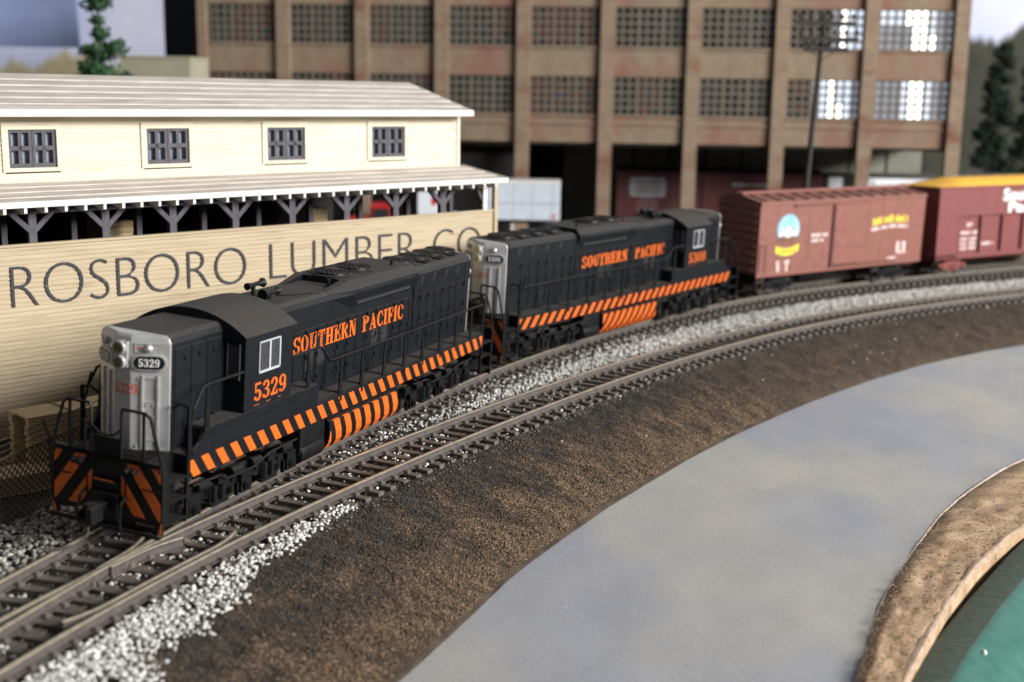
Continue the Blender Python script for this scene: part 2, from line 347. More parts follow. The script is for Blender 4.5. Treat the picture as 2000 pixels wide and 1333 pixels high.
for i in range(220):
    x, y = rn[i]
    k = int(np.argmin((QG[:,0]-x)**2+(QG[:,1]-y)**2)); a = QG[k]
    kk = nearest(pN, x, y)[0] if True else 0
    a = pN[1][kk]+pN[3][kk]*1.32
    w = fbm(i*.13, 2.0, 1.0)*.10
    bank_rows.append((a, rn[i]))
    for j in range(J):
        t = j/(J-3); 
        if j <= J-3:
            p = a+(rn[i]-a)*t; z = -.345 - .955*(t**1.15) - (.25*max(0, t-.85)/.15*max(0, t-.85)/.15*.4)
            z += fbm(p[0], p[1], 1.4)*.075 
        else:
            d = (rn[i]-a)/max(1e-6, np.hypot(*(rn[i]-a))); p = rn[i]+d*(.02 if j == J-2 else -.06); z = -1.42 if j == J-2 else -1.62
        bank.v.append((p[0]+w*t*.5, p[1]+w*t*.5, z))
for i in range(219):
    for j in range(J-1): bank.f.append((i*J+j, (i+1)*J+j, (i+1)*J+j+1, i*J+j+1))
tag(bank.build('embankment', M_dirt, smooth=True), kind='structure')
# grey painted road sheet
m = mat('road_plaster', (.40,.40,.42), rough=.8)
nt = m.node_tree; N = nt.nodes; Lk = nt.links; bs = N["Principled BSDF"]
tc = N.new('ShaderNodeTexCoord')
def NZ(sc, det, rgh=.6, vec=None):
    t = N.new('ShaderNodeTexNoise'); t.inputs['Scale'].default_value = sc; t.inputs['Detail'].default_value = det; t.inputs['Roughness'].default_value = rgh
    Lk.new(vec or tc.outputs['Object'], t.inputs['Vector']); return t.outputs[0]
def RP(src, stops):
    r = N.new('ShaderNodeValToRGB'); Lk.new(src, r.inputs[0]); e = r.color_ramp.elements
    e[0].position, e[0].color = stops[0][0], (*stops[0][1], 1); e[1].position, e[1].color = stops[-1][0], (*stops[-1][1], 1)
    for p, c in stops[1:-1]:
        q = e.new(p); q.color = (*c, 1)
    return r.outputs[0]
def MX(fac, a, b, mode='MIX'):
    x = N.new('ShaderNodeMix'); x.data_type = 'RGBA'; x.blend_type = mode
    if isinstance(fac, float): x.inputs[0].default_value = fac
    else: Lk.new(fac, x.inputs[0])
    for i, v in ((6, a), (7, b)):
        if isinstance(v, tuple): x.inputs[i].default_value = (*v, 1)
        else: Lk.new(v, x.inputs[i])
    return x.outputs[2]
mp = N.new('ShaderNodeMapping'); mp.inputs['Scale'].default_value = (1.0,.55,1); mp.inputs['Rotation'].default_value = (0,0,-.6); Lk.new(tc.outputs['Object'], mp.inputs[0])
base = RP(NZ(.24, 4, .5, mp.outputs[0]), [(.28,(.29,.30,.35)),(.44,(.325,.333,.362)),(.56,(.37,.365,.353)),(.72,(.43,.405,.362))])
fine = RP(NZ(14, 4, .7), [(.30,(.55,.55,.55)),(.5,(1,1,1)),(.72,(1.18,1.18,1.15))])
c = MX(.55, base, fine, 'MULTIPLY')
spk = N.new('ShaderNodeMapRange'); Lk.new(NZ(30, 2), spk.inputs[0]); spk.inputs[1].default_value = .70; spk.inputs[2].default_value = .77
c = MX(spk.outputs[0], c, (.62,.60,.56)); Lk.new(c, bs.inputs['Base Color']); bs.inputs['Roughness'].default_value = .72
bn = N.new('ShaderNodeBump'); bn.inputs['Strength'].default_value = .35; bn.inputs['Distance'].default_value = .02; Lk.new(NZ(17, 6, .7), bn.inputs['Height']); Lk.new(bn.outputs[0], bs.inputs['Normal'])
rf = even(ROADF, 220); road = MB(); K = 40
for i in range(220):
    a = rn[i]-(rf[i]-rn[i])/np.hypot(*(rf[i]-rn[i]))*.5; b = rf[i]+(rf[i]-rn[i])/np.hypot(*(rf[i]-rn[i]))*.05
    for j in range(K+1):
        p = a+(b-a)*j/K; road.v.append((p[0], p[1], -1.5+fbm(p[0], p[1], .35)*.03))
    d = (rf[i]-rn[i])/np.hypot(*(rf[i]-rn[i])); road.v.append((*(b+d*.03), -1.66))
K2 = K+2
for i in range(219):
    for j in range(K2-1): road.f.append((i*K2+j, (i+1)*K2+j, (i+1)*K2+j+1, i*K2+j+1))
tag(road.build('road', m, smooth=True), kind='structure')
# pale rim of the sheet and the tan bank beyond it
rim = MB(); prof = [(-.01,-1.505),(.03,-1.488),(.075,-1.485),(.10,-1.53)]
rd = even(RIDGE, 220)
for i in range(220):
    d = (rd[i]-rf[i])/np.hypot(*(rd[i]-rf[i])); wv = fbm(i*.1, 1., 1.)*.03
    for u, z in prof: rim.v.append((rf[i,0]+d[0]*(u+wv), rf[i,1]+d[1]*(u+wv), z))
for i in range(219):
    for j in range(3): rim.f.append((i*4+j, (i+1)*4+j, (i+1)*4+j+1, i*4+j+1))
tag(rim.build('road_rim', mat('pale_rim', (.46,.36,.29), (.56,.48,.43), rough=.8), smooth=True), kind='structure')
tb = MB(); J = 24; rd = rd*1.0375
for i in range(220):
    d = (rd[i]-rf[i])/np.hypot(*(rd[i]-rf[i])); lip = .10+.06*fbm(i*.06, 5., 1.)
    for j in range(J):
        t = j/(J-1)
        if t <= .8:
            q = t/.8; p = rf[i]+(rd[i]-rf[i])*(.01+q*.99); z = -1.56+.20*min(1, q*4)**.6
            amp = min(1, q*6)
            z += (fbm(p[0], p[1], .9)*.06+fbm(p[0], p[1], 3.1)*.05)*amp
        else:
            q = (t-.8)/.2; p = rd[i]+d*(lip*math.sin(q*PI/2)); z = -1.36+fbm(rd[i,0], rd[i,1], .9)*.06*(1-q)-.9*(1-math.cos(q*PI/2))+.02*math.sin(q*PI)
        tb.v.append((p[0], p[1], z))
for i in range(219):
    for j in range(J-1): tb.f.append((i*J+j, (i+1)*J+j, (i+1)*J+j+1, i*J+j+1))
tag(tb.build('earth_bank', M_tan, smooth=True), kind='structure')
# pale dusty crest of the bank
lipm = MB()
for i in range(220):
    d = (rd[i]-rf[i])/np.hypot(*(rd[i]-rf[i])); wv = fbm(i*.05, 9., 1.)*.10; hv = fbm(rd[i,0], rd[i,1], .9)*.06
    for u, z in ((-.10+wv*.6,-1.365),(-.03,-1.345),(.03,-1.35),(.07,-1.39),(.09,-1.45)): lipm.v.append((rd[i,0]+d[0]*u, rd[i,1]+d[1]*u, z+hv+.012*fbm(i*.7, u*9, 1.)))
for i in range(219):
    for j in range(4): lipm.f.append((i*5+j, (i+1)*5+j, (i+1)*5+j+1, i*5+j+1))
tag(lipm.build('plaster_lip', mat('pale_plaster', (.29,.195,.125), (.43,.325,.235), rough=.9, scale=4, detail=10, bump=.6, bscale=16), smooth=True), kind='structure')
# green front edge of the layout
ge = even(GREEN, 160)
le = thing('layout_edge', 'glossy dark green painted front edge at the lower right corner', 'table edge', (9, 25, -4.6))
for nm, prof, mt in (('edge_strip', [(-.30,-4.6),(-.32,-1.85),(-.29,-1.68),(-.20,-1.64),(.46,-1.60)], mat('dull_green_strip', (.050,.075,.055), (.085,.11,.082), rough=.8, scale=5, bump=.5, bscale=20)),
                     ('edge_roll', [(.46,-1.60),(.54,-1.59),(.64,-1.62),(1.0,-1.80),(1.40,-2.10),(1.70,-2.5),(1.80,-3.1),(1.80,-4.6)], mat('green_paint', (.030,.120,.090), (.050,.165,.125), rough=.36, scale=2, bump=.25, bscale=9, spots=((.30,.42,.38), 34, .70, .75)))):
    gm = MB(); n = len(prof)
    for i in range(160):
        d0 = ge[min(i+1,159)]-ge[max(i-1,0)]; d0 = d0/np.hypot(*d0); nn = np.array([d0[1], -d0[0]])
        for u, z in prof: q = ge[i]+nn*(u+.02*fbm(i*.2, z, 1.)); gm.v.append((q[0]-9, q[1]-25, z+4.6))
    for i in range(159):
        for j in range(n-1): gm.f.append((i*n+j, (i+1)*n+j, (i+1)*n+j+1, i*n+j+1))
    gm.build(nm, mt, le, smooth=True)
for k, (px_, py_) in enumerate(((10.05, 24.75), (11.15, 26.9))):
    b_ = MB().lathe([(.02,0),(.05,.02),(.06,.06),(.045,.10),(.015,.12)], (0,0,0), 10).build('white_crumb', M_white, smooth=True); b_.location = (px_, py_, -1.72)
    tag(b_, ('tiny white crumb on the green edge, the nearer of the two', 'tiny white crumb on the green edge, the one farther back')[k], 'crumb')
# table far below, so no gap shows under the edge
tag(MB().box(-60,-20,-5.2,120,200,-4.6).build('table', mat('dark_table', (.02,.016,.014), rough=.8)), kind='structure')

# ------------------------------------------------------------------ loose stones and earth grains (nobody could count them)
def rocks(name, pts, sizes, material, label, kind='icosa', flat=.75):
    ph = (1+5**.5)/2
    if kind == 'icosa':
        V = np.array([(-1,ph,0),(1,ph,0),(-1,-ph,0),(1,-ph,0),(0,-1,ph),(0,1,ph),(0,-1,-ph),(0,1,-ph),(ph,0,-1),(ph,0,1),(-ph,0,-1),(-ph,0,1)])/1.9
        F = np.array([(0,11,5),(0,5,1),(0,1,7),(0,7,10),(0,10,11),(1,5,9),(5,11,4),(11,10,2),(10,7,6),(7,1,8),(3,9,4),(3,4,2),(3,2,6),(3,6,8),(3,8,9),(4,9,5),(2,4,11),(6,2,10),(8,6,7),(9,8,1)])
    else:
        V = np.array([(1,0,0),(-1,0,0),(0,1,0),(0,-1,0),(0,0,1),(0,0,-1)], float); F = np.array([(0,2,4),(2,1,4),(1,3,4),(3,0,4),(2,0,5),(1,2,5),(3,1,5),(0,3,5)])
    n = len(pts); nv = len(V)
    jit = 1+rng.uniform(-.38, .34, (n, nv, 1)); sc = sizes[:,None,None]*np.stack([np.ones(n), rng.uniform(.65,1,n), rng.uniform(flat*.7,flat,n)], 1)[:,None,:]
    vv = V[None]*jit*sc; a = rng.uniform(0, 2*PI, n); t = rng.uniform(-.5,.5,n)
    ca, sa, ct, st = np.cos(a)[:,None], np.sin(a)[:,None], np.cos(t)[:,None], np.sin(t)[:,None]
    x, y, z = vv[...,0], vv[...,1], vv[...,2]; y, z = y*ct-z*st, y*st+z*ct
    vv = np.stack([x*ca-y*sa, x*sa+y*ca, z], -1)+pts[:,None,:]
    ff = (F[None]+(np.arange(n)*nv)[:,None,None]).reshape(-1, 3)
    me = bpy.data.meshes.new(name); me.vertices.add(n*nv); me.vertices.foreach_set('co', vv.reshape(-1).astype(np.float32))
    me.loops.add(len(ff)*3); me.loops.foreach_set('vertex_index', ff.reshape(-1).astype(np.int32))
    me.polygons.add(len(ff)); me.polygons.foreach_set('loop_start', np.arange(0, len(ff)*3, 3, dtype=np.int32)); me.update(calc_edges=True); me.validate()
    me.materials.append(material); o = bpy.data.objects.new(name, me); COL.objects.link(o)
    return tag(o, label, 'gravel', kind='stuff')
def along(path, y0, y1, n, lo, hi, dens=None):
    """n random points beside a track: world-y range, lateral range; dens(t) keeps a share"""
    sel = np.where((path[1][:,1] >= y0) & (path[1][:,1] <= y1))[0]
    i = rng.choice(sel, n); o = lo+(hi-lo)*rng.random(n); p = path[1][i]+path[3][i]*o[:,None]+path[2][i]*rng.uniform(-.15,.15,n)[:,None]
    return p, o, i
# white ballast: patch at the lower left, wide at the front, thinning to nothing
P_ = []
p, o, i = along(pN, 15, 30.0, 19000, .95, 3.6)
wid = np.interp(p[:,1], [15,20,23,26,28.5,30.6], [3.5,3.1,2.45,1.75,1.5,1.45]); nzv = np.array([fbm(a, b, .9) for a, b in p])
keep = (o < wid+.35*nzv) & (rng.random(len(p)) < np.interp(p[:,1], [15,24,28,30.6], [1,1,.9,.4])*np.clip(.9+nzv*1.1, .25, 1)*np.clip(1.2-(o-1)/np.maximum(.3, wid-1)*.95, .10, 1)*np.interp(o, [.95,1.3], [.35,1]))
P_.append(np.column_stack([p[keep], -.30-np.maximum(0, o[keep]-1.5)*.14+rng.uniform(-.02,.10,keep.sum())]))
# strip between the two tracks, thickening with distance
p, o, i = along(pN, 26, 78, 30000, -3.9, -.95)
lat = np.array([nearest(pL, a, b)[1] for a, b in p]); gap = lat
mid = (np.abs(gap) > 1.02)
dn = np.interp(p[:,1], [26,33,38,44,78], [.06,.22,.6,1,1])
c_ = np.clip((-o-.95)/np.maximum(.2, (-o+gap)-2.0), 0, 1)     # 0 at near track, 1 at locomotive track
band = np.exp(-((c_-.38)/.26)**2)
keep = mid & (gap > 0) & (rng.random(len(p)) < dn*np.where(p[:,1] > 38, np.maximum(band, .12), .5))
hb = np.interp(p[:,1], [34,44], [0,.14])
P_.append(np.column_stack([p[keep], -.30+rng.uniform(-.02,.05,keep.sum())+(hb*band)[keep]*rng.random(keep.sum())]))
# between and beside the ties of both tracks
for path, n, yy in ((pN, 9000, (17,52)), (pL, 6000, (17,48))):
    p, o, i = along(path, yy[0], yy[1], n, -1.15, 1.15)
    frac = np.array([abs(((path[0][k]/.58)+.5) % 1-.5) for k in i]); nzv = np.array([fbm(a, b, .7) for a, b in p])
    keep = (np.abs(np.abs(o)-.75) > .16) & (np.array([abs(((path[0][k]/.58)) % 1-.5) for k in i]) < .36) & (rng.random(len(p)) < np.clip(.16+nzv*1.2, .03, .8)*np.interp(p[:,1], [17,40,52], [1,.6,.2]))
    P_.append(np.column_stack([p[keep], -.285+rng.uniform(-.04,.045,keep.sum())]))
# strays on the bank
n = 36; k = rng.integers(0, 200, n); t = rng.random(n)**2*.8
A_ = np.array([bank_rows[q][0] for q in k]); B_ = np.array([bank_rows[q][1] for q in k]); p = A_+(B_-A_)*t[:,None]
P_.append(np.column_stack([p, -.335-.955*t**1.15]))
P_ = np.concatenate(P_)
rocks('ballast', P_, rng.uniform(.024,.060,len(P_)), M_ballast, 'loose white ballast stones strewn along and between the tracks')
# grey ballast on the far side of the locomotive
p, o, i = along(pL, 16, 60, 9000, -3.3, -1.05); Z = -.31+rng.uniform(-.03,.10,len(p))+.10*np.exp(-((o+1.8)/.6)**2)
rocks('ballast', np.column_stack([p, Z]), rng.uniform(.045,.09,len(p)), M_ballast2, 'weathered grey ballast shoulder between the fence and front locomotive')
# earth grains on the embankment
n = 150000; k = rng.integers(0, 212, n); k = np.where(rng.random(n) < .74, rng.integers(0, 100, n), k); t = rng.random(n); fr_ = rng.random(n)[:,None]
A_ = np.array([bank_rows[q][0] for q in k])*(1-fr_)+np.array([bank_rows[q+1][0] for q in k])*fr_; B_ = np.array([bank_rows[q][1] for q in k])*(1-fr_)+np.array([bank_rows[q+1][1] for q in k])*fr_
p = A_+(B_-A_)*t[:,None]*.985; nv_ = np.array([fbm(a, b, .8) for a, b in p])
tt = t*.985; Z = -.345-.955*tt**1.15+np.array([fbm(a, b, 1.4)*.075 for a, b in p])-.10*np.maximum(0, (tt-.85)/.15)**2+.006
sz = rng.uniform(.011,.032,n)*np.where(rng.random(n) < .05, 1.6, 1); w_ = t+nv_*.55+rng.normal(0,.20,n); P3 = np.column_stack([p, Z+.008])
for lo, hi, mt, nm, lb in ((-9, .40, M_grain2, 'cinder_grains', 'dark grey cinders along the outer edge of the near track'), (.40, .74, M_grain, 'earth_grains', 'coarse brown earth crumbs covering the embankment slope'), (.74, 9, M_grain3, 'earth_grains', 'lighter warm brown crumbs along the foot of the embankment')):
    q_ = (w_ >= lo) & (w_ < hi); rocks(nm, P3[q_], sz[q_], mt, lb, kind='octa')
n = 220; k = rng.integers(0, 215, n); t = rng.random(n); p = rn[k]+(rf[k]-rn[k])*t[:,None]
rocks('road_grit', np.column_stack([p, np.full(n, -1.49)]), rng.uniform(.006,.020,n), M_ballast, 'pale specks of grit lying on the grey road', kind='octa')
# dark cinders packed between the ties
for path, n, yy in ((pN, 16000, (15,62)), (pL, 15000, (15,62))):
    p, o, i = along(path, yy[0], yy[1], n, -1.7, 1.7)
    frac = np.array([abs(((path[0][q]/.58)) % 1-.5) for q in i])
    rocks('cinder_grains', np.column_stack([p, -.34+rng.uniform(-.03,.05,n)]), rng.uniform(.018,.042,n), mat('tie_cinders', (.035,.031,.028), rough=.95, island=(.27,.245,.215)), 'dark cinders packed between the ties of the '+('empty near track' if path is pN else 'track carrying the locomotives'), kind='octa')
n = 15000; k = rng.integers(0, 214, n); fr_ = rng.random(n)[:,None]; t = rng.random(n)*.93+.05
A_ = rf[k]*(1-fr_)+rf[k+1]*fr_; B_ = rd[k]*(1-fr_)+rd[k+1]*fr_; p = A_+(B_-A_)*t[:,None]
zz = np.array([fbm(a, b, .9)*.06+fbm(a, b, 3.1)*.05 for a, b in p])
rocks('earth_grains', np.column_stack([p, -1.355+zz]), rng.uniform(.008,.024,n), mat('tan_grains', (.16,.10,.058), rough=.95, island=(.55,.40,.26)), 'tan earth crumbs on the bank beside the green edge', kind='octa')

# ------------------------------------------------------------------ locomotives
def lerp(a, b, t): return a+(b-a)*t
HOODTOP = [(-.92,1.9),(.92,1.9),(.92,4.33),(.86,4.46),(.74,4.53),(-.74,4.53),(-.86,4.46),(-.92,4.33)]
def xprism(poly, x0, x1): return MB().prism(poly, lambda a, u, v: (a, u, v), x0, x1)
def fan(r=.5):
    f = MB().lathe([(r*1.16,0),(r*1.16,.03),(r*1.02,.045),(r,.10),(r*.9,.12)], (0,0,0), 24)
    return f
FAN = fan().mesh('fan_ring', M_black, smooth=True)
fb = MB().lathe([(.16,.17),(.16,.185),(.10,.20),(.02,.205)], (0,0,0), 14)
for k in range(20):
    t = 2*PI*k/20; c, s_ = math.cos(t), math.sin(t)
    fb.beam((c*.14,s_*.14,.178), (c*.5,s_*.5,.115), .035, .022)
FANB = fb.mesh('fan_blades', M_black)
WHL = MB().xf(Matrix.Identity(4))
for a in (-.76, .76):
    s_ = 1 if a > 0 else -1
    WHL.tube([(0,a-.07*s_,0),(0,a-.055*s_,0),(0,a-.05*s_,0),(0,a+.07*s_,0)], [.53,.53,.485,.475], 24)
WHL.cyl((0,-.7,0),(0,.7,0),.09,8)
WHEEL = WHL.mesh('wheel_set', M_wheel, smooth=True)
def truck_loco():
    fr = MB()
    for s_ in (-1, 1):
        Y = lambda a, u, v: (u, a, v)
        prof = [(-2.35,.72),(-2.3,.98),(-1.7,1.02),(-1.2,.86),(-.75,.86),(-.5,1.02),(.5,1.02),(.75,.86),(1.2,.86),(1.7,1.02),(2.3,.98),(2.35,.72),(1.75,.60),(1.3,.52),(.7,.52),(.35,.60),(-.35,.60),(-.7,.52),(-1.3,.52),(-1.75,.60)]
        fr.prism(prof, Y, s_*1.08, s_*1.22)
    return fr
def truck_bits():
    b = MB()
    for s_ in (-1, 1):
        for ax in (-2.05, 0, 2.05):
            b.box(ax-.20, s_*1.20, .34, ax+.20, s_*1.34, .80); b.cyl((ax,s_*1.33,.52),(ax,s_*1.40,.52),.13,12); b.cyl((ax,s_*1.39,.52),(ax,s_*1.43,.52),.07,8)
            b.box(ax-.30, s_*1.2, .30, ax-.24, s_*1.30, .62); b.box(ax+.24, s_*1.2, .30, ax+.30, s_*1.30, .62)
        for cx in (-1.05, 1.05):
            for q in (-.16, .16): b.tube([(cx+q,s_*1.27,.40),(cx+q,s_*1.27,.82)], .085, 8)
            b.box(cx-.34, s_*1.18, .34, cx+.34, s_*1.34, .41)
            b.box(cx-.12, s_*1.2, .84, cx+.12, s_*1.36, 1.02)
        for cx in (-1.75, -.42, .42, 1.75):
            b.cyl((cx-.22,s_*1.30,.99),(cx+.20,s_*1.30,.97),.115,12); b.cyl((cx+.20,s_*1.30,.97),(cx+.36,s_*1.30,.93),.035,6)
            b.beam((cx+.3,s_*1.30,.95),(cx+.34,s_*1.28,.42),.05,.04)
        b.tube([(-2.2,s_*1.38,1.12),(-1.2,s_*1.40,1.08),(-.9,s_*1.38,.92),(.2,s_*1.40,.90),(1.0,s_*1.38,1.08),(2.2,s_*1.38,1.10)], .028, 6)
        for k in range(9): b.box(-2.0+k*.5, s_*1.22, .62+.1*(k % 2), -1.93+k*.5, s_*1.285, .69+.1*(k % 2))
    return b
TRK = truck_loco().mesh('truck_frame', M_frame, bevel=.02, seg=1); TRB = truck_bits().mesh('journal_boxes', M_frame)
COUP = None
def coupler(parent, x, d):
    """d = -1: faces towards -x"""
    c = MB().box(x, -.12, .64, x+d*.45, .12, .88).box(x+d*.36, -.24, .56, x+d*.62, .12, .96).box(x+d*.60, -.27, .56, x+d*.80, -.10, .96).box(x+d*.40, .08, .60, x+d*.76, .20, .92)
    o = c.build('coupler', M_frame, parent, bevel=.035)
    MB().tube([(x+d*.62,-.05,.55),(x+d*.64,-.05,.34),(x+d*.78,.02,.14),(x+d*1.05,.25,.05),(x+d*1.35,.62,.06)], .028, 8).build('coupler_pin', M_rail, o, smooth=True)
    return o
def face_frame(p, q):
    """vertical face from p to q (xy, going left to right as seen); fn(u, z, d): u along, d outwards"""
    p, q = Vector((*p,0)), Vector((*q,0)); L = (q-p).length; e = (q-p)/L; n = Vector((e.y,-e.x,0))
    return L, (lambda u, z, d: tuple(p+e*u+n*d+Vector((0,0,z))))
def fbox(mb, fn, u0, z0, u1, z1, d0, d1):
    vs = [fn(u, z, d) for d in (d0, d1) for u, z in ((u0,z0),(u1,z0),(u1,z1),(u0,z1))]
    return mb.add(vs, [(0,1,2,3),(7,6,5,4),(0,4,5,1),(1,5,6,2),(2,6,7,3),(3,7,4,0)])
def capsule(u0, z0, u1, z1, n=8):
    r = (z1-z0)/2; cz = (z0+z1)/2; out = []
    for k in range(n+1):
        t = -PI/2+PI*k/n; out.append((u1-r+r*math.cos(t), cz+r*math.sin(t)))
    for k in range(n+1):
        t = PI/2+PI*k/n; out.append((u0+r+r*math.cos(t), cz+r*math.sin(t)))
    return out
def fplate(mb, fn, poly, d0, d1):
    n = len(poly); vs = [fn(u, z, d0) for u, z in poly]+[fn(u, z, d1) for u, z in poly]
    return mb.add(vs, [tuple(range(n)), tuple(range(n, 2*n))[::-1]]+[(i, (i+1) % n, n+(i+1) % n, n+i) for i in range(n)])
def nose(parent, x0, num, flip=1, full=True):
    """silver wedge end of a hood; x0 = x of its widest corner, flip=1 faces -x. y = -0.92 is the right-hand side as one looks along +x"""
    f = flip; xc = x0-f*.42
    A_, B_, C_, D_ = (x0,.93), (xc,.21), (xc,-.21), (x0,-.93)
    foot = [(x0+f*.05,.93),A_,B_,C_,D_,(x0+f*.05,-.93)]
    nb = MB(); n = len(foot)
    lv = [(1.9,0),(4.36,0),(4.47,.05),(4.525,.15)]
    cx_ = x0+f*.05
    for z, ins in lv:
        for (x, y) in foot:
            l = math.hypot(x-cx_, y) or 1
            nb.v.append((x+f*ins*.6*min(1, abs(x-cx_)*3), y*(1-ins/.93), z))
    for i in range(len(lv)-1):
        for k in range(n):
            k2 = (k+1) % n; nb.f.append((i*n+k, i*n+k2, (i+1)*n+k2, (i+1)*n+k))
    nb.f.append(tuple(range((len(lv)-1)*n, len(lv)*n)))
    no = nb.build('hood_end', M_silver, parent, bevel=.018)
    if f == 1: faces = {'l': (A_, B_), 'c': (B_, C_), 'r': (C_, D_)}
    else: faces = {'l': (D_, C_), 'c': (C_, B_), 'r': (B_, A_)}
    for key in ('l', 'r'):
        L, fn = face_frame(*faces[key])
        b = MB(); fplate(b, fn, capsule(.03*L, 3.75, .93*L, 4.11), -.02, .055); ho = b.build('number_board_housing', M_silver, no, bevel=.012)
        b = MB(); fplate(b, fn, capsule(.08*L, 3.785, .87*L, 4.075), .0, .062); bo = b.build('number_board', M_black, no)
        put_letters(MB(), lettering(num, .53*L, .175, gap=.12), lambda u, v, d: fn(u+.21*L, v+3.845, d+.063)).build('number', M_white, no)
        b = MB(); fbox(b, fn, .10*L, 4.14, .16*L+.44*L, 4.165, 0, .02); fbox(b, fn, .10*L, 4.33, .74*L, 4.35, 0, .022); fbox(b, fn, .10*L, 4.14, .125*L, 4.35, 0, .02); b.build('light_box', M_silver, no)
        b = MB(); o_ = Vector(fn(.46*L, 4.25, 0)); e_ = Vector(fn(.46*L, 4.25, .12)); b.tube([o_, o_.lerp(e_, .6), e_], [.085,.08,.03], 12); b.build('class_light', M_silver, no, smooth=True)
        # two tall grab rails, cross pieces and a ring of bolts
        b = MB()
        fbox(b, fn, .27*L, 1.95, .345*L, 3.64, 0, .05); fbox(b, fn, .67*L, 1.95, .745*L, 3.64, 0, .05); b.build('door_post', M_silver, no, bevel=.015)
        b = MB()
        for z in (3.56, 3.02, 2.60, 2.15): fbox(b, fn, .345*L, z, .67*L, z+.04, 0, .022)
        for k in range(6):
            t = k*PI/3; c = (.508*L+.145*math.cos(t), 2.84+.145*math.sin(t)); fbox(b, fn, c[0]-.022, c[1]-.022, c[0]+.022, c[1]+.022, 0, .03)
        fbox(b, fn, .19*L, 3.55, .24*L, 3.60, 0, .03); fbox(b, fn, .15*L, 2.0, .19*L, 2.06, 0, .04)
        fbox(b, fn, 0.06*L, 1.9, .97*L, 1.97, 0, .03)
        b.build('door_panel', M_silver, no)
        q = lettering('SP', .16*L, .055); put_letters(MB(), q, lambda u, v, d: fn(u+.12*L, v+4.22, d)).build('small_lettering', M_red, no)
    L, fn = face_frame(*faces['c'])
    for z in (4.24, 3.92):
        b = MB(); o_ = Vector(fn(L/2, z, -.01)); e_ = Vector(fn(L/2, z, .17)); b.tube([o_, e_], .155, 16); h = b.build('headlight', M_silver, no, smooth=True)
        b = MB(); b.tube([Vector(fn(L/2, z, .165)), Vector(fn(L/2, z, .176))], .115, 16); b.build('lens', M_lens, h)
    b = MB(); fbox(b, fn, L/2-.17, 3.80, L/2+.17, 4.38, 0, .07); b.build('headlight_plate', M_silver, no, bevel=.02)
    put_letters(MB(), lettering(num[1:3] if False else num[:3], .40, .24, gap=.10), lambda u, v, d: fn(u+.02, v+3.20, d)).build('red_number', M_red, no)
    L2, fn2 = face_frame(*faces['r'])
    put_letters(MB(), lettering(num[3:], .135, .24), lambda u, v, d: fn2(u+.02, v+3.20, d)).build('red_number', M_red, no)
    return no
def chevrons(parent, xp, d, H=1.86):
    """pilot sheet with painted stripes; d=-1 faces -x"""
    sh = MB().box(xp, -1.44, .52, xp-d*.06, -.36, H).box(xp, .36, .52, xp-d*.06, 1.44, H).box(xp-d*.03, -.36, .30, xp-d*.10, .36, 1.9)
    po = sh.build('pilot', M_frame, parent, bevel=.01)
    for sgn in (-1, 1):
        for k in range(-3, 5):
            c = k*.66+.10
            poly = [(c-.18,.40),(c+.13,.40),(c+.13-1.15,1.95),(c-.18-1.15,1.95)]
            poly = clip_poly([(u+1.0, v) for u, v in poly], .40, .66, 1.42, H-.03)
            if len(poly) > 2: fplate(MB(), (lambda s_: lambda u, v, dd: (xp+d*dd, s_*u, v))(sgn), poly, 0, .008+.0004*k).build('stripe', M_orange, po)
        fplate(MB(), (lambda s_: lambda u, v, dd: (xp+d*dd, s_*u, v))(sgn), [(1.36,.36),(1.46,.36),(1.46,.62)], 0, .01).build('stripe', M_orange, po)
    b = MB()
    for sgn in (-1, 1):
        b.box(xp+d*.0, sgn*1.30, .34, xp-d*.05, sgn*1.48, .54); b.box(xp+d*.03, sgn*.95, 1.30, xp+d*.0, sgn*1.43, 1.33); b.box(xp+d*.03, sgn*.5, .95, xp, sgn*.53, 1.6)
        b.cyl((xp+d*.05, sgn*.62, 1.72),(xp+d*.18, sgn*.62, 1.66), .07, 8); b.cyl((xp+d*.05, sgn*.80, 1.72),(xp+d*.16, sgn*.80, 1.66), .06, 8)
    b.box(xp+d*.08, -1.46, .26, xp, 1.46, .33); b.box(xp+d*.10, -.30, 1.28, xp, .30, 1.34); b.box(xp+d*.10, -.34, .5, xp, .34, 1.06)
    b.build('pilot_fittings', M_frame, po)
    fplate(MB(), lambda u, v, dd: (xp+d*(.10+dd), u, v), [(-.26,1.35),(.26,1.35),(.26,1.385),(-.26,1.385)], 0, .01).build('stripe', M_orange, po)
    return po
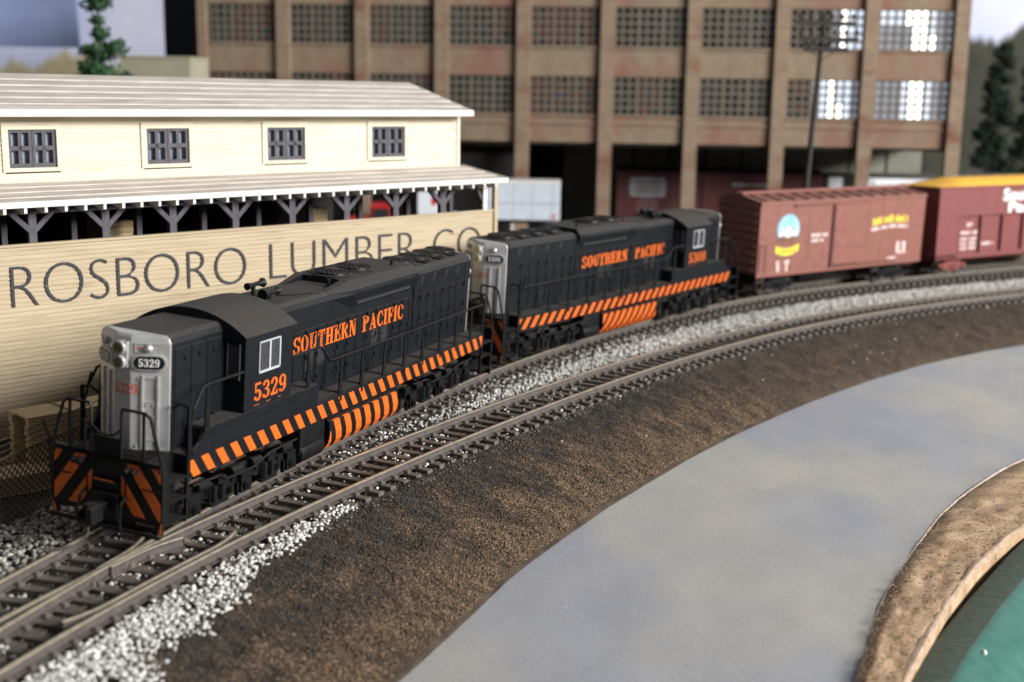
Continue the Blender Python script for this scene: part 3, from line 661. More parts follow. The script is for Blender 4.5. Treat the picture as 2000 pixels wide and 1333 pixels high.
def loco_end(parent, xe, d, xs):
    """end platform between pilot xe and side sill end xs; d=-1 when the end faces -x"""
    pl = MB().box(xe, -1.05, 1.82, xs, 1.05, 1.93).box(xe, -1.46, 1.82, xe-d*.14, 1.46, 1.93).build('end_platform', M_frame, parent, bevel=.01)
    tr = MB()
    for k in range(7): tr.box(xe-d*(.16+k*.09), -.98, 1.93, xe-d*(.20+k*.09), .98, 1.955)
    tr.build('tread', M_frame, pl)
    for s_ in (-1, 1):
        b = MB()
        for z in (.50, .98, 1.44): b.box(xe-d*.10, s_*1.05, z, xs+d*.04, s_*1.47, z+.05)
        b.box(xe-d*.02, s_*1.40, .46, xe-d*.11, s_*1.475, 1.86); b.box(xs+d*.02, s_*1.40, .46, xs+d*.10, s_*1.475, 1.9); b.box(xe-d*.06, s_*1.04, .5, xs, s_*1.08, 1.85)
        b.build('step', M_frame, parent)
        # hand rails of the platform
        r = MB(); y = s_
        r.tube([(xe,y*1.42,1.75),(xe,y*1.44,2.0),(xe,y*1.16,2.92),(xe,y*1.02,3.02),(xe,y*.42,3.02),(xe,y*.40,2.95),(xe,y*.40,1.9)], .036, 7)
        r.beam((xe,y*.98,1.9),(xe,y*.98,3.0),.05,.05)
        r.build('hand_rail', M_frame, parent, smooth=True)
        r = MB(); r.beam((xs+d*.04,y*1.45,1.75),(xs+d*.04,y*1.45,3.05),.06,.07); r.tube([(xs+d*.04,y*1.45,3.03),(xs+d*.04,y*1.2,3.06),(xs+d*.04,y*1.0,2.95)], .034, 7)
        r.tube([(xs-d*.06,y*1.45,1.95),(xs-d*.02,y*1.45,2.6),(xs-d*.26,y*1.45,3.3)], .03, 7)
        r.build('grab_rail', M_frame, parent, smooth=True)
    b = MB().tube([(xe,-.4,2.55),(xe,-.2,2.40),(xe,0,2.36),(xe,.2,2.40),(xe,.4,2.55)], .03, 6).box(xe-d*.01,-.34,1.93,xe-d*.05,.34,2.32); b.build('drop_step', M_frame, parent, bevel=.02)
    # brake wheel post on the far side
    b = MB().tube([(xe-d*.05,.62,1.9),(xe-d*.05,.62,2.62)], .035, 7); b.build('uncoupling_stand', M_frame, parent)
    chevrons(parent, xe-d*.02, d); coupler(parent, xe, d)
    b = MB()
    for q in (-.55, .55): b.tube([(xe,q,1.05),(xe+d*.18,q,.95),(xe+d*.24,q*1.02,.55),(xe+d*.20,q*1.04,.35)], .035, 7)
    b.build('air_hose', M_frame, parent, smooth=True)

def locomotive(name, label, X0, Y0, yaw, tilt, c, z0=0):
    t = thing(name, label, 'locomotive', (X0, Y0, z0), 0, 'black diesel locomotives')
    t.rotation_euler = Matrix.Rotation(PI/2-yaw, 4, 'Z').to_3x3().to_euler(); t.rotation_euler = (Matrix.Rotation(PI/2-yaw, 4, 'Z') @ Matrix.Rotation(tilt, 4, 'X')).to_euler()
    s0, s1 = c['sill']; m = c['m']; Wd = 1.475
    sill = MB().box(s0, -Wd, 1.375, s1, Wd, 1.86).build('side_sill', M_black, t, bevel=.012)
    st = MB(); p = .5594
    k0, k1 = -2, int((s1-s0)/p)+3
    for k in range(k0, k1):
        x = s0+.41+k*p; w = .275; sh = c['lean']
        poly = clip_poly([(x-w,1.385),(x,1.385),(x+sh,1.80),(x+sh-w,1.80)], s0+.01, 1.39, s1-.01, 1.795)
        if len(poly) > 2: fplate(MB(), lambda u, v, d: (u, -Wd-d, v), poly, -.002, .007).build('stripe', M_orange, sill)
    # walkway, with a scatter of debris baked into the dusty paint
    MB().box(s0, -Wd+.02, 1.86, s1, Wd-.02, 1.90).build('walkway', M_black, t)
    # short hood, cab, long hood
    h0, h1 = sorted(c['short']); cab0, cab1 = sorted(c['cab']); l0, l1 = sorted(c['long'])
    sh = xprism(HOODTOP, h0, h1).build('short_hood', M_black, t, bevel=.01)
    b = MB()
    hx_ = np.arange(h0+.12, h1-.05, .60)
    for xa, xb in zip(hx_[:-1], hx_[1:]): MB().box(xa+.02, -.938, 2.1, xb-.02, -.915, 4.22).build('hood_panel', M_black, sh, bevel=.008, seg=1)
    for x in np.arange(h0+.45, h1-.2, .55):
        for z in (2.35, 3.9): b.box(x, -.968, z, x+.06, -.93, z+.13)
    b.build('hood_door', M_black, sh)
    lh = xprism(HOODTOP, l0, l1).build('long_hood', M_black, t, bevel=.01)
    b = MB(); xs_ = [m(x) for x in (4.1,4.65,5.2,5.75,6.3,6.85,7.4,7.95,8.5,9.05,9.6,10.15,10.7,11.25,11.95,12.5,13.05,13.6,14.15,14.7,15.25)]
    sx_ = sorted(xs_)
    for xa, xb in zip(sx_[:-1], sx_[1:]):
        if xb-xa < .75: MB().box(xa+.022, -.94, 2.08, xb-.022, -.915, 3.72).build('hood_panel', M_black, lh, bevel=.008, seg=1)
    b.box(min(xs_), -.935, 3.745, max(xs_), -.915, 3.765); b.box(l0+.05, -.935, 2.02, l1-.05, -.915, 2.05)
    for i, x in enumerate(xs_):
        for z in (2.3, 2.9, 3.55):
            if (i*7+int(z*10)) % 3: b.box(x+.05, -.972, z, x+.10, -.93, z+.14)
            b.box(x-.08, -.965, z-.05, x-.03, -.93, z+.03)
    b.build('hood_door', M_black, lh)
    lv = MB()
    for cx in (5.45, 6.05, 9.05, 9.65):
        for k in range(8):
            z = 2.62+k*.062; x = m(cx); lv.add([(x-.2,-.935,z),(x+.2,-.935,z),(x+.2,-.962,z),(x-.2,-.962,z),(x-.2,-.935,z+.036),(x+.2,-.935,z+.036)], [(0,1,2,3),(3,2,5,4),(0,3,4),(1,5,2),(0,4,5,1)])
    lv.build('louver', M_black, lh)
    # dynamic brake blister with its side intakes
    bl = [(-.93,3.95),(.93,3.95),(1.09,4.36),(1.07,4.47),(.86,4.70),(-.86,4.70),(-1.07,4.47),(-1.09,4.36)]
    bx0, bx1 = m(7.55), m(11.55); bo = xprism(bl, bx0, bx1).build('dynamic_brake_hatch', M_black, lh, bevel=.015)
    d = 1 if bx1 > bx0 else -1
    w = MB(); base = [(-.93,3.95),(.93,3.95),(.925,4.34),(.87,4.47),(.75,4.54),(-.75,4.54),(-.87,4.47),(-.925,4.34)]
    x2 = m(6.55); ring = lambda x, pr: [(x, u, v) for u, v in pr]
    w.v = ring(bx0, bl)+ring(x2, base); w.f = [(i, (i+1) % 8, 8+(i+1) % 8, 8+i) for i in range(8)]+[tuple(range(8)), tuple(range(8, 16))]
    # only the two shoulders slope up; the middle is a recess
    for s_ in (-1, 1):
        w = MB(); P0 = [(bx0,s_*.93,3.95),(bx0,s_*1.09,4.36),(bx0,s_*1.07,4.47),(bx0,s_*.86,4.70),(bx0,s_*.60,4.70),(bx0,s_*.60,4.5)]
        P1 = [(x2,s_*.92,3.95),(x2,s_*.923,4.32),(x2,s_*.87,4.46),(x2,s_*.76,4.53),(x2,s_*.60,4.535),(x2,s_*.60,4.5)]
        w.add(P0+P1, [(i, (i+1) % 6, 6+(i+1) % 6, 6+i) for i in range(6)]+[tuple(range(6)), tuple(range(6, 12))])
        w.build('hatch_shoulder', M_black, lh)
    for s_ in (-1, 1):
        fnr = lambda u, v, dd: (u, s_*(.985+.2*(v-4.12)/.3*.35+dd), v)
        q0, q1 = m(7.85), m(11.15); g = MB(); fbox(g, fnr, q0, 4.06, q1, 4.40, -.05, .012); io = g.build('intake', M_dark, bo)  # near-black raised panel paints in the dark of the intake recess
        g = MB()
        for k in range(34):
            u = lerp(q0, q1, (k+.5)/34); fbox(g, fnr, u-.012, 4.33, u+.012, 4.40, 0, .022)
        fbox(g, fnr, q0, 4.40, q1, 4.425, 0, .026); fbox(g, fnr, q0, 4.035, q1, 4.06, 0, .03); g.build('intake_grille', mat('grille_grey', (.06,.065,.07), rough=.4), io)
    for x in (8.1, 9.35):
        f_ = inst('fan', FAN, bo, (m(x),0,4.70)); inst('fan_blade', FANB, f_, (0,0,0))
    # radiator section at the hood end
    r0, r1 = sorted((m(11.62), c['rad_end']))
    rad = [(-.96,3.74),(.96,3.74),(.96,4.34),(.89,4.47),(.76,4.545),(-.76,4.545),(-.89,4.47),(-.96,4.34)]
    ro = xprism(rad, r0, r1).build('radiator_hatch', M_black, lh, bevel=.012)
    MB().box(m(11.5), -.965, 2.5, m(11.62), .965, 4.50).build('hood_seam', M_frame, lh)
    for s_ in (-1, 1):
        for k in range(4):
            u0 = lerp(m(11.95), m(15.55), k/4); u1 = lerp(m(11.95), m(15.55), (k+.93)/4); u0, u1 = sorted((u0, u1)); g = MB().box(u0, s_*.955, 3.82, u1, s_*.968, 4.27)
            for j in range(16):
                uu = lerp(u0, u1, j/16); g.beam((uu, s_*.972, 3.83), (min(u1, uu+.22), s_*.972, 4.26), .022, .016)
            g.build('radiator_grille', mat('grille_black', (.022,.024,.028), rough=.35), ro)
    for x in (12.25, 13.35, 14.35, 15.3):
        f_ = inst('fan', FAN, ro, (m(x),0,4.545)); inst('fan_blade', FANB, f_)
    b = MB()
    for x in (12.8, 13.85, 14.85):
        b.box(m(x)-.03, -.7, 4.545, m(x)+.03, .7, 4.60); b.tube([(m(x)+.1,-.72,4.55),(m(x)+.1,-.72,4.63),(m(x)+.1,-.45,4.63),(m(x)+.1,-.45,4.55)], .016, 5)
    b.cyl((m(10.9),-.45,4.7),(m(10.9),-.45,4.86),.05,8); b.cyl((m(7.25),-.4,4.53),(m(7.25),-.4,4.72),.05,8)
    b.build('roof_fitting', M_black, lh)
    # lettering on the hood
    if True:
        sgn = -1
        a, b_ = c['letters'][0]; fnl = lambda u, v, d: (u, -.941-d, v)
        put_letters(MB(), lettering('SOUTHERN', b_-a, .46, gap=.07), lambda u, v, d: fnl(a+u, c['lz']+v, d)).build('road_name', M_orange, lh)
        a2, b2 = c['letters'][1]
        put_letters(MB(), lettering('PACIFIC', b2-a2, .46, gap=.07), lambda u, v, d: fnl(a2+u, c['lz']+v, d)).build('road_name', M_orange, lh)
        # the raised louvers break the painted letters into bars
        bars = MB()
        for cx in ((m(5.45), m(6.05)) if c['no'] == '5329' else ()):
            for k in range(7): bars.box(cx-.2, -.938, c['lz']+.03+k*.062, cx+.2, -.957, c['lz']+.044+k*.062)
        bars.build('louver', M_black, lh)
    # cab
    CW = 1.5
    cb = MB().box(cab0, -CW, 2.42, cab1, CW, 4.23).build('cab', M_black, t, bevel=.012)
    ra = (1.57**2+.52**2)/(2*.52); am = math.asin(1.57/ra)
    arcp = [(-1.57,4.15)]+[(ra*math.sin(q), 4.75-ra+ra*math.cos(q)) for q in np.linspace(-am, am, 25)]+[(1.57,4.15),(1.50,4.13),(-1.50,4.13)]
    xprism(arcp, cab0-.09, cab1+.09).build('cab_roof', M_cabroof, cb, smooth=True)
    wa, wb = sorted(c['win']); wz0, wz1 = 3.26, 4.03
    for s_ in (-1, 1):
        b = MB().box(wa, s_*CW, wz0, wb, s_*(CW+.008), wz1).build('window_pane', M_glass, cb)
        fr = MB(); q = .055; Yo, Yi = s_*(CW+.03), s_*(CW-.01)
        fr.box(wa, Yi, wz0, wa+q*.5, Yo, wz1).box(wb-q, Yi, wz0, wb, Yo, wz1).box(wa, Yi, wz0, wb, Yo, wz0+q).box(wa, Yi, wz1-q*.6, wb, Yo, wz1).box((wa+wb)/2-q*.6, Yi, wz0+q, (wa+wb)/2+q*.6, Yo, wz1-q*.6)
        fr.build('window_frame', M_winframe, cb)
    # recess between hood and cab: door and narrow end windows on the end wall facing the short hood and the long hood
    for xw, dd in ((cab0, -1), (cab1, 1)):
        for s_ in (-1, 1):
            MB().box(xw, s_*1.02, 3.2, xw+dd*.012, s_*1.34, 4.02).build('end_window', M_glass, cb)
            g = MB().box(xw, s_*1.0, 3.17, xw+dd*.02, s_*1.03, 4.05).box(xw, s_*1.33, 3.17, xw+dd*.02, s_*1.36, 4.05); g.build('end_window_frame', mat('window_bead', (.16,.16,.165), rough=.5), cb)
    na, nb_ = c['num']
    put_letters(MB(), lettering(c['no'], nb_-na, .44, gap=.10), lambda u, v, d: (na+u, -CW-d, 2.60+v)).build('cab_number', M_orange, cb)
    tiny = MB()
    for gx, gw in ((.0,.26), (.52,.22), (1.05,.14)):
        for k in range(4): tiny.box(na+gx+k*gw/4, -CW-.004, 2.485, na+gx+k*gw/4+gw*.13, -CW+.002, 2.52)
    tiny.build('cab_data_lettering', mat('faded_orange', (.35,.09,.02), rough=.6), cb)
    # battery boxes below the cab, raised walkway
    b0, b1 = sorted(c['batt']); 
    bb = MB().box(b0, -1.49, 1.80, b1, -.92, 2.40).box(b0, .92, 1.80, b1, 1.49, 2.40); bo2 = bb.build('battery_box', M_black, t, bevel=.012)
    e0 = c['batt'][0]; dd = 1 if c['batt'][1] > e0 else -1
    for s_ in (-1, 1):
        w = MB(); pr = [(e0,1.80),(e0-dd*.52,1.80),(e0-dd*.40,1.98),(e0-dd*.15,2.12),(e0-dd*.02,2.30),(e0,2.40)]
        w.prism(pr, lambda a, u, v: (u, a, v), s_*1.40, s_*1.485)
        w.build('step_gusset', M_black, bo2)
    g = MB()
    for k, x in enumerate(np.linspace(b0+.3, b1-.3, 9)): g.box(x-.03, -1.50, 2.18-.3*(k % 2), x+.03, -1.48, 2.28-.3*(k % 2))
    g.box(b0+.1, -1.497, 2.08, b1-.1, -1.485, 2.10); g.build('box_latch', M_black, bo2)
    # side hand rails and stanchions
    for s_ in (-1, 1):
        rail = MB().tube([(x, s_*1.45, z) for x, z in c['rail_long']], .034, 8); ra = rail.build('hand_rail', M_frame, t, smooth=True)
        rail = MB().tube([(x, s_*1.45, z) for x, z in c['rail_cab']], .034, 8); rail.build('hand_rail', M_frame, t, smooth=True)
        for x, zb, zt in c['posts']:
            sgnx = .10
            p_ = MB().add([(x-sgnx,s_*1.44,zb),(x+sgnx,s_*1.44,zb),(x+.03,s_*1.44,zt),(x-.03,s_*1.44,zt),(x-sgnx,s_*1.48,zb),(x+sgnx,s_*1.48,zb),(x+.03,s_*1.47,zt),(x-.03,s_*1.47,zt)], [(0,1,2,3),(7,6,5,4),(0,4,5,1),(1,5,6,2),(2,6,7,3),(3,7,4,0)])
            p_.box(x-.05, s_*1.43, zb-.12, x+.05, s_*1.495, zb); p_.build('stanchion', M_frame, t)
    # fuel tank with wrapped stripes, air reservoirs
    t0, t1 = c['tank']
    tp = [(1.34,1.22),(1.45,1.17),(1.47,.84),(1.43,.62),(1.30,.42),(1.08,.30)]
    full = [(-u, v) for u, v in tp][::-1]+tp[::1]; full = tp+[(-u, v) for u, v in tp][::-1]
    tk = xprism(full, t0, t1).build('fuel_tank', M_frame, t, smooth=True)
    MB().box(t0-.02, -1.38, 1.20, t1+.02, -1.28, 1.26).build('tank_strap', M_frame, tk)
    sm = MB(); cum = [0]
    pts = [Vector((0,-u,v)) for u, v in tp]
    dense = []
    for i in range(len(pts)-1):
        for j in range(4): dense.append(pts[i].lerp(pts[i+1], j/4))
    dense.append(pts[-1]); L_ = [0]
    for i in range(1, len(dense)): L_.append(L_[-1]+(dense[i]-dense[i-1]).length)
    for k in range(-4, 14):
        xb = t0+.15+k*c['tpitch']; wv = c['tpitch']*.56; prev = None; sm = MB()
        for i in range(2, len(dense)-1):
            q = dense[i]; xx = xb+c['tlean']*L_[i]; a, b_ = max(t0, xx), min(t1, xx+wv)
            nrm = Vector((0, -1, 0)) if i < 8 else Vector((0, -.75, -.65)); q = q+nrm*.012
            cur = ((a, q.y, q.z), (b_, q.y, q.z)) if b_-a > .03 else None
            if cur and prev: sm.add([prev[0], prev[1], cur[1], cur[0]], [(0,1,2,3)])
            prev = cur
        if sm.f: sm.build('stripe', M_orange, tk)
    a0, a1 = c['air']
    for s_ in (-1, 1):
        ar = MB(); ar.box(a0, s_*.6, .55, a1, s_*1.36, 1.36); ar.cyl((a0+.05,s_*1.12,.58),(a1-.05,s_*1.12,.58),.30,16)
        ar.build('air_reservoir', M_frame, t, bevel=.02, smooth=True)
    MB().box(s0+.3, -.85, 1.05, s1-.3, .85, 1.38).build('frame_keel', M_dark, t)
    for cx in c['trucks']:
        tr = inst('truck', TRK, t, (cx,0,0)); inst('journal_box', TRB, tr)
        for ax in (-2.05, 0, 2.05): inst('wheel', WHEEL, tr, (ax,0,.52))
    # ends
    loco_end(t, s0-.98, -1, s0); loco_end(t, s1+.98, 1, s1)
    nose(t, c['nose'][0], c['no'], 1); nose(t, c['nose'][1], c['no'], -1)
    # horn
    hx = c['horn']; hb = MB()
    hb.tube([(hx,.35,4.45),(hx,.35,4.80)], .06, 8); hb.tube([(hx-.32,.33,4.80),(hx-.05,.33,4.82),(hx+.30,.33,4.82),(hx+.40,.33,4.82)], [.10,.05,.07,.13], 12)
    hb.tube([(hx-.1,-.22,4.52),(hx-.1,-.22,4.66)], .05, 8); hb.tube([(hx-.45,-.22,4.68),(hx-.15,-.22,4.70),(hx+.15,-.22,4.70),(hx+.25,-.22,4.70)], [.15,.07,.06,.11], 12)
    hb.build('horn', M_frame, t, smooth=True)
    b = MB().tube([(hx+.2,-.22,4.60),(hx+.6,-.3,4.56),(hx+1.3,-.55,4.555),(hx+1.5,-.75,4.53)], .025, 6); b.build('horn_pipe', M_frame, t, smooth=True)
    return t
FRONT = dict(no='5329', sill=(-.40,15.95), m=lambda x: x, short=(-.40,1.62), cab=(1.62,3.68), long=(3.68,15.74), rad_end=15.74, nose=(-.44,15.8),
    win=(2.17,3.10), num=(2.03,3.42), letters=((4.63,7.95),(8.32,10.85)), lz=3.13, lean=-.30, batt=(.12,5.05), tank=(5.8,9.8), tpitch=.56, tlean=.36, air=(4.45,5.7), trucks=(2.05,13.15), horn=4.7,
    rail_cab=[(-.28,2.95),(.05,3.36),(.3,3.40),(1.66,3.40)], rail_long=[(3.66,3.36),(5.05,3.38),(5.22,3.32),(5.62,2.93),(5.8,2.89),(10,2.88),(15.75,2.88),(15.95,2.84)],
    posts=[(.22,2.3,3.40),(4.55,2.0,3.37),(6.27,1.80,2.88),(7.45,1.80,2.88),(8.78,1.80,2.88),(10.08,1.80,2.88),(11.3,1.80,2.88),(12.55,1.80,2.88),(13.75,1.80,2.88),(14.95,1.80,2.88)])
REAR = dict(no='5308', sill=(0.0,16.95), m=lambda x: 15.9-x, short=(14.55,16.6), cab=(12.3,14.5), long=(-.2,12.3), rad_end=-.16, nose=(-.25,16.65),
    win=(12.95,13.95), num=(12.72,14.28), letters=((4.82,8.28),(8.92,11.38)), lz=3.10, lean=.34, batt=(16.3,11.3), tank=(5.85,10.15), tpitch=.50, tlean=-.85, air=(4.55,5.75), trucks=(2.75,14.1), horn=11.7,
    rail_cab=[(14.55,3.42),(16.5,3.42),(16.8,3.38),(17.1,2.9)], rail_long=[(.2,2.92),(.4,2.96),(5,2.97),(10.6,2.98),(10.9,3.05),(11.25,3.42),(12.3,3.44)],
    posts=[(1.9,1.80,2.96),(3.25,1.80,2.96),(4.6,1.80,2.96),(5.9,1.80,2.97),(7.2,1.80,2.97),(8.5,1.80,2.98),(9.9,1.80,2.98),(11.5,2.3,3.43),(16.3,2.3,3.42)])
locomotive('locomotive', 'front black locomotive numbered 5329, its silver nose towards the viewer', -8.3835, 27.6172, .3786, .0652, FRONT)
locomotive('locomotive', 'second black locomotive numbered 5308, running reversed behind the front one', -1.004, 45.863, .625, .049, REAR)

# ------------------------------------------------------------------ lumber shed
LZ = -.47
shed = thing('lumber_shed', 'long cream lumber shed with white trimmed roofs and ROSBORO LUMBER CO on its side', 'shed', (-.7, 50, LZ), PI/2-.7769)
def zb(mb): mb.v = [(x, y, z-LZ) for x, y, z in mb.v]; return mb
XL = -27.0
n = 41; ph = (5.22-(-.45))/n
for k in range(n):
    z = -.45+k*ph; b = MB(); o = random.uniform(0,.007)
    b.add([(XL,.0+o,z),(-.12,.0+o,z),(-.12,.034+o,z+ph),(XL,.034+o,z+ph),(XL,.08,z),(-.12,.08,z),(-.12,.08,z+ph),(XL,.08,z+ph)], [(0,1,2,3),(7,6,5,4),(0,4,5,1),(1,5,6,2),(2,6,7,3),(3,7,4,0)])
    zb(b).build('plank', M_wood, shed, fix=False)
zb(MB().box(XL,-.03,5.18,-.0,.12,5.26)).build('cap_rail', M_wood, shed)
zb(MB().box(-.16,-.06,-.45,.02,.12,6.42)).build('corner_post', M_wood, shed, bevel=.01)
zb(MB().box(-.62,.1,5.0,-.42,.2,6.40)).build('corner_post', M_trim, shed)
# sign letters
def sign(word, x0, x1, zbase, cap):
    cu = bpy.data.curves.new('sign_word', 'FONT'); cu.body = word; cu.size = 1; cu.extrude = .006; cu.offset = -.022; cu.resolution_u = 6
    o = bpy.data.objects.new('tmp', cu); COL.objects.link(o); dg = bpy.context.evaluated_depsgraph_get(); dg.update()
    me = bpy.data.meshes.new_from_object(o.evaluated_get(dg)); COL.objects.unlink(o); bpy.data.objects.remove(o)
    V = np.array([v.co for v in me.vertices]); mn, mx = V.min(0), V.max(0)
    for v in me.vertices:
        u = (v.co.x-mn[0])/(mx[0]-mn[0]); w = (v.co.y-mn[1])/(mx[1]-mn[1])
        v.co = (x0+(x1-x0)*u, -.018-(v.co.z*.6), zbase-LZ+cap*w)
    me.materials.clear(); me.materials.append(M_letter); me.name = 'sign_word'
    o = bpy.data.objects.new('sign_word', me); COL.objects.link(o); o.parent = shed; return o
sign('ROSBORO', -19.72, -11.72, 3.42, 1.22); sign('LUMBER', -10.78, -4.22, 3.44, 1.2); sign('CO', -3.35, -.86, 3.42, 1.22)
# Y-braced front posts, rear posts, beams
for x in (-25.9,-23.55,-21.2,-18.9,-16.6,-14.3,-11.98,-9.7,-7.35,-5.07,-2.73):
    p = zb(MB().box(x-.12,.14,0,x+.12,.34,6.12)).build('post', M_grey, shed)
    for s_ in (-1, 1): zb(MB().beam((x+s_*.06,.22,5.60),(x+s_*.72,.22,6.24),.17,.15)).build('brace', M_grey, p)
zb(MB().beam((-.55,.22,5.55),(-.95,.22,6.2),.12,.12)).build('brace', M_grey, shed)
for x in (-25.6,-23.3,-21.05,-18.9,-16.66,-14.4,-11.96,-9.75,-7.48,-5.16,-2.78,-.5): zb(MB().box(x-.09,2.1,0,x+.09,2.3,6.6)).build('rear_post', M_grey, shed)
zb(MB().box(XL,.14,6.10,-.2,.36,6.34)).build('beam', M_grey, shed); zb(MB().box(XL,2.05,6.0,-.2,2.3,6.25)).build('beam', M_grey, shed)
x = -26.7
while x < -.2:
    b = MB(); pr = [(-.66,6.20),(-.66,6.42),(1.95,6.83),(1.95,6.66),(-.5,6.16)]
    zb(b.prism(pr, lambda a, u, v: (a, u, v), x-.045, x+.045)).build('rafter_tail', M_trim, shed); x += .605
# roofs in lapped strips
def roof(y0, z0, y1, z1, k, x1, th=.05, name='roof_strip'):
    for i in range(k):
        t0, t1 = i/k-.02*(i > 0), (i+1)/k; ya, za, yb, zb_ = lerp(y0,y1,t0), lerp(z0,z1,t0), lerp(y0,y1,t1), lerp(z0,z1,t1)
        b = MB(); lift = .028
        b.add([(XL,ya,za+lift),(x1,ya,za+lift),(x1,yb,zb_),(XL,yb,zb_),(XL,ya,za-th),(x1,ya,za-th),(x1,yb,zb_-th),(XL,yb,zb_-th)], [(0,1,2,3),(7,6,5,4),(0,4,5,1),(1,5,6,2),(2,6,7,3),(3,7,4,0)])
        zb(b).build(name, M_roof, shed)
        # painted white lap edge
        zb(MB().box(XL,ya-.008,za-.002,x1+.004,ya+.010,za+lift+.004)).build('roof_lap', M_lap, shed)
roof(-.66, 6.50, 1.93, 6.88, 4, -.10)
zb(MB().box(XL,-.70,6.36,-.06,-.645,6.535)).build('fascia', M_trim, shed, bevel=.008)
zb(MB().add([(-.06,-.66,6.40),(-.06,1.95,6.79),(-.06,1.95,6.93),(-.06,-.66,6.55),(-.02,-.66,6.40),(-.02,1.95,6.79),(-.02,1.95,6.93),(-.02,-.66,6.55)], [(0,1,2,3),(7,6,5,4),(0,4,5,1),(1,5,6,2),(2,6,7,3),(3,7,4,0)])).build('barge_board', M_trim, shed)
UY = 1.9; wins = [(-18.71,-17.2),(-14.14,-12.58),(-9.48,-7.87),(-4.79,-3.16),(-23.3,-21.8)]; wins.sort(); wz0, wz1 = 7.32, 8.47
n = 15; ph = (8.95-6.70)/n
for k in range(n):
    z = 6.70+k*ph; segs = [(XL, -.32)]
    if z+ph > wz0-.1 and z < wz1+.1:
        segs = []; a = XL
        for w0, w1 in wins: segs.append((a, w0-.12)); a = w1+.1
        segs.append((a, -.32))
    for a, b_ in segs:
        m_ = MB(); o = random.uniform(0,.006)
        m_.add([(a,UY+o,z),(b_,UY+o,z),(b_,UY+.026+o,z+ph),(a,UY+.026+o,z+ph),(a,UY+.08,z),(b_,UY+.08,z),(b_,UY+.08,z+ph),(a,UY+.08,z+ph)], [(0,1,2,3),(7,6,5,4),(0,4,5,1),(1,5,6,2),(2,6,7,3),(3,7,4,0)])
        zb(m_).build('siding_board', M_upper, shed, fix=False)
zb(MB().box(-.42,UY-.03,6.6,-.26,UY+.10,8.95)).build('corner_board', mat('corner_trim', (.62,.55,.46), (.70,.62,.52), rough=.7), shed)
for w0, w1 in wins:
    fr = MB(); z0, z1 = wz0, wz1; q = .20
    fr.box(w0-q,UY-.035,z0-q*.6,w0,UY+.05,z1+q).box(w1,UY-.035,z0-q*.6,w1+q*.6,UY+.05,z1+q).box(w0,UY-.035,z1,w1,UY+.05,z1+q).box(w0,UY-.035,z0-q*.6,w1,UY+.05,z0)
    f_ = zb(fr).build('window_frame', M_upper, shed)
    zb(MB().box(w0,UY+.22,z0,w1,UY+.26,z1)).build('window_blind', M_sheet, f_)
    for h in (0, 1):
        a, b_ = (w0+.01, (w0+w1)/2-.008) if h == 0 else ((w0+w1)/2+.008, w1-.01)
        sb = MB(); ys, ye = UY+.03, UY+.17; wd = b_-a; t_ = .13
        mx_ = (a+b_)/2; mz = (z0+z1)/2
        for (xa, xb, za, zb2) in ((a,a+t_*.75,z0,z1),(b_-t_*.75,b_,z0,z1),(a+t_*.75,b_-t_*.75,z0,z0+t_),(a+t_*.75,b_-t_*.75,z1-t_*.7,z1),(mx_-.06,mx_+.06,z0+t_,z1-t_*.7),(a+t_*.75,b_-t_*.75,mz-.05,mz+.08)):
            sb.box(xa, ys, za, xb, ye, zb2)
        tag(zb(sb).build('sash', M_grey, f_), kind=None)
roof(1.22, 9.06, 5.2, 10.16, 6, -.22); 
for i in range(6): pass
zb(MB().box(XL,1.17,8.87,-.16,1.235,9.085)).build('fascia', M_trim, shed, bevel=.01)
zb(MB().box(XL,1.20,8.86,-.3,1.9,8.90)).build('soffit', M_trim, shed)
b = MB(); b.add([(-.2,1.2,8.92),(-.2,5.2,10.02),(-.2,5.2,10.18),(-.2,1.2,9.08),(-.15,1.2,8.92),(-.15,5.2,10.02),(-.15,5.2,10.18),(-.15,1.2,9.08)], [(0,1,2,3),(7,6,5,4),(0,4,5,1),(1,5,6,2),(2,6,7,3),(3,7,4,0)]); zb(b).build('barge_board', M_trim, shed)
b = MB(); b.add([(XL,5.2,10.16),(-.22,5.2,10.16),(-.22,9.2,9.06),(XL,9.2,9.06),(XL,5.2,10.1),(-.22,5.2,10.1),(-.22,9.2,9.0),(XL,9.2,9.0)], [(0,1,2,3),(7,6,5,4),(0,4,5,1),(1,5,6,2),(2,6,7,3),(3,7,4,0)]); zb(b).build('rear_roof', M_roof, shed)
b = MB(); b.add([(-.34,1.98,6.7),(-.34,8.5,6.7),(-.34,8.5,8.9),(-.34,5.2,10.0),(-.34,1.98,8.95)], [(0,1,2,3,4)]); zb(b).build('gable_wall', M_upper, shed)
zb(MB().box(XL,8.5,-.45,-1.6,8.6,8.9)).build('rear_wall', M_dark, shed); zb(MB().box(-1.6,8.5,6.5,-.34,8.6,8.9)).build('rear_wall', M_dark, shed)  # near-black wall added so the shed interior reads as deep shade
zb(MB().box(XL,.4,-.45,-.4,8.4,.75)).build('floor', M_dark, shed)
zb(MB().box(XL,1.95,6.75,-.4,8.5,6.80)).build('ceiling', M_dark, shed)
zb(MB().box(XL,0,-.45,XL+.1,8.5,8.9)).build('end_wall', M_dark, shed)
def shed_pt(x, y, z): return shed.matrix_world @ Vector((x, y, z-LZ))
bpy.context.view_layer.update()

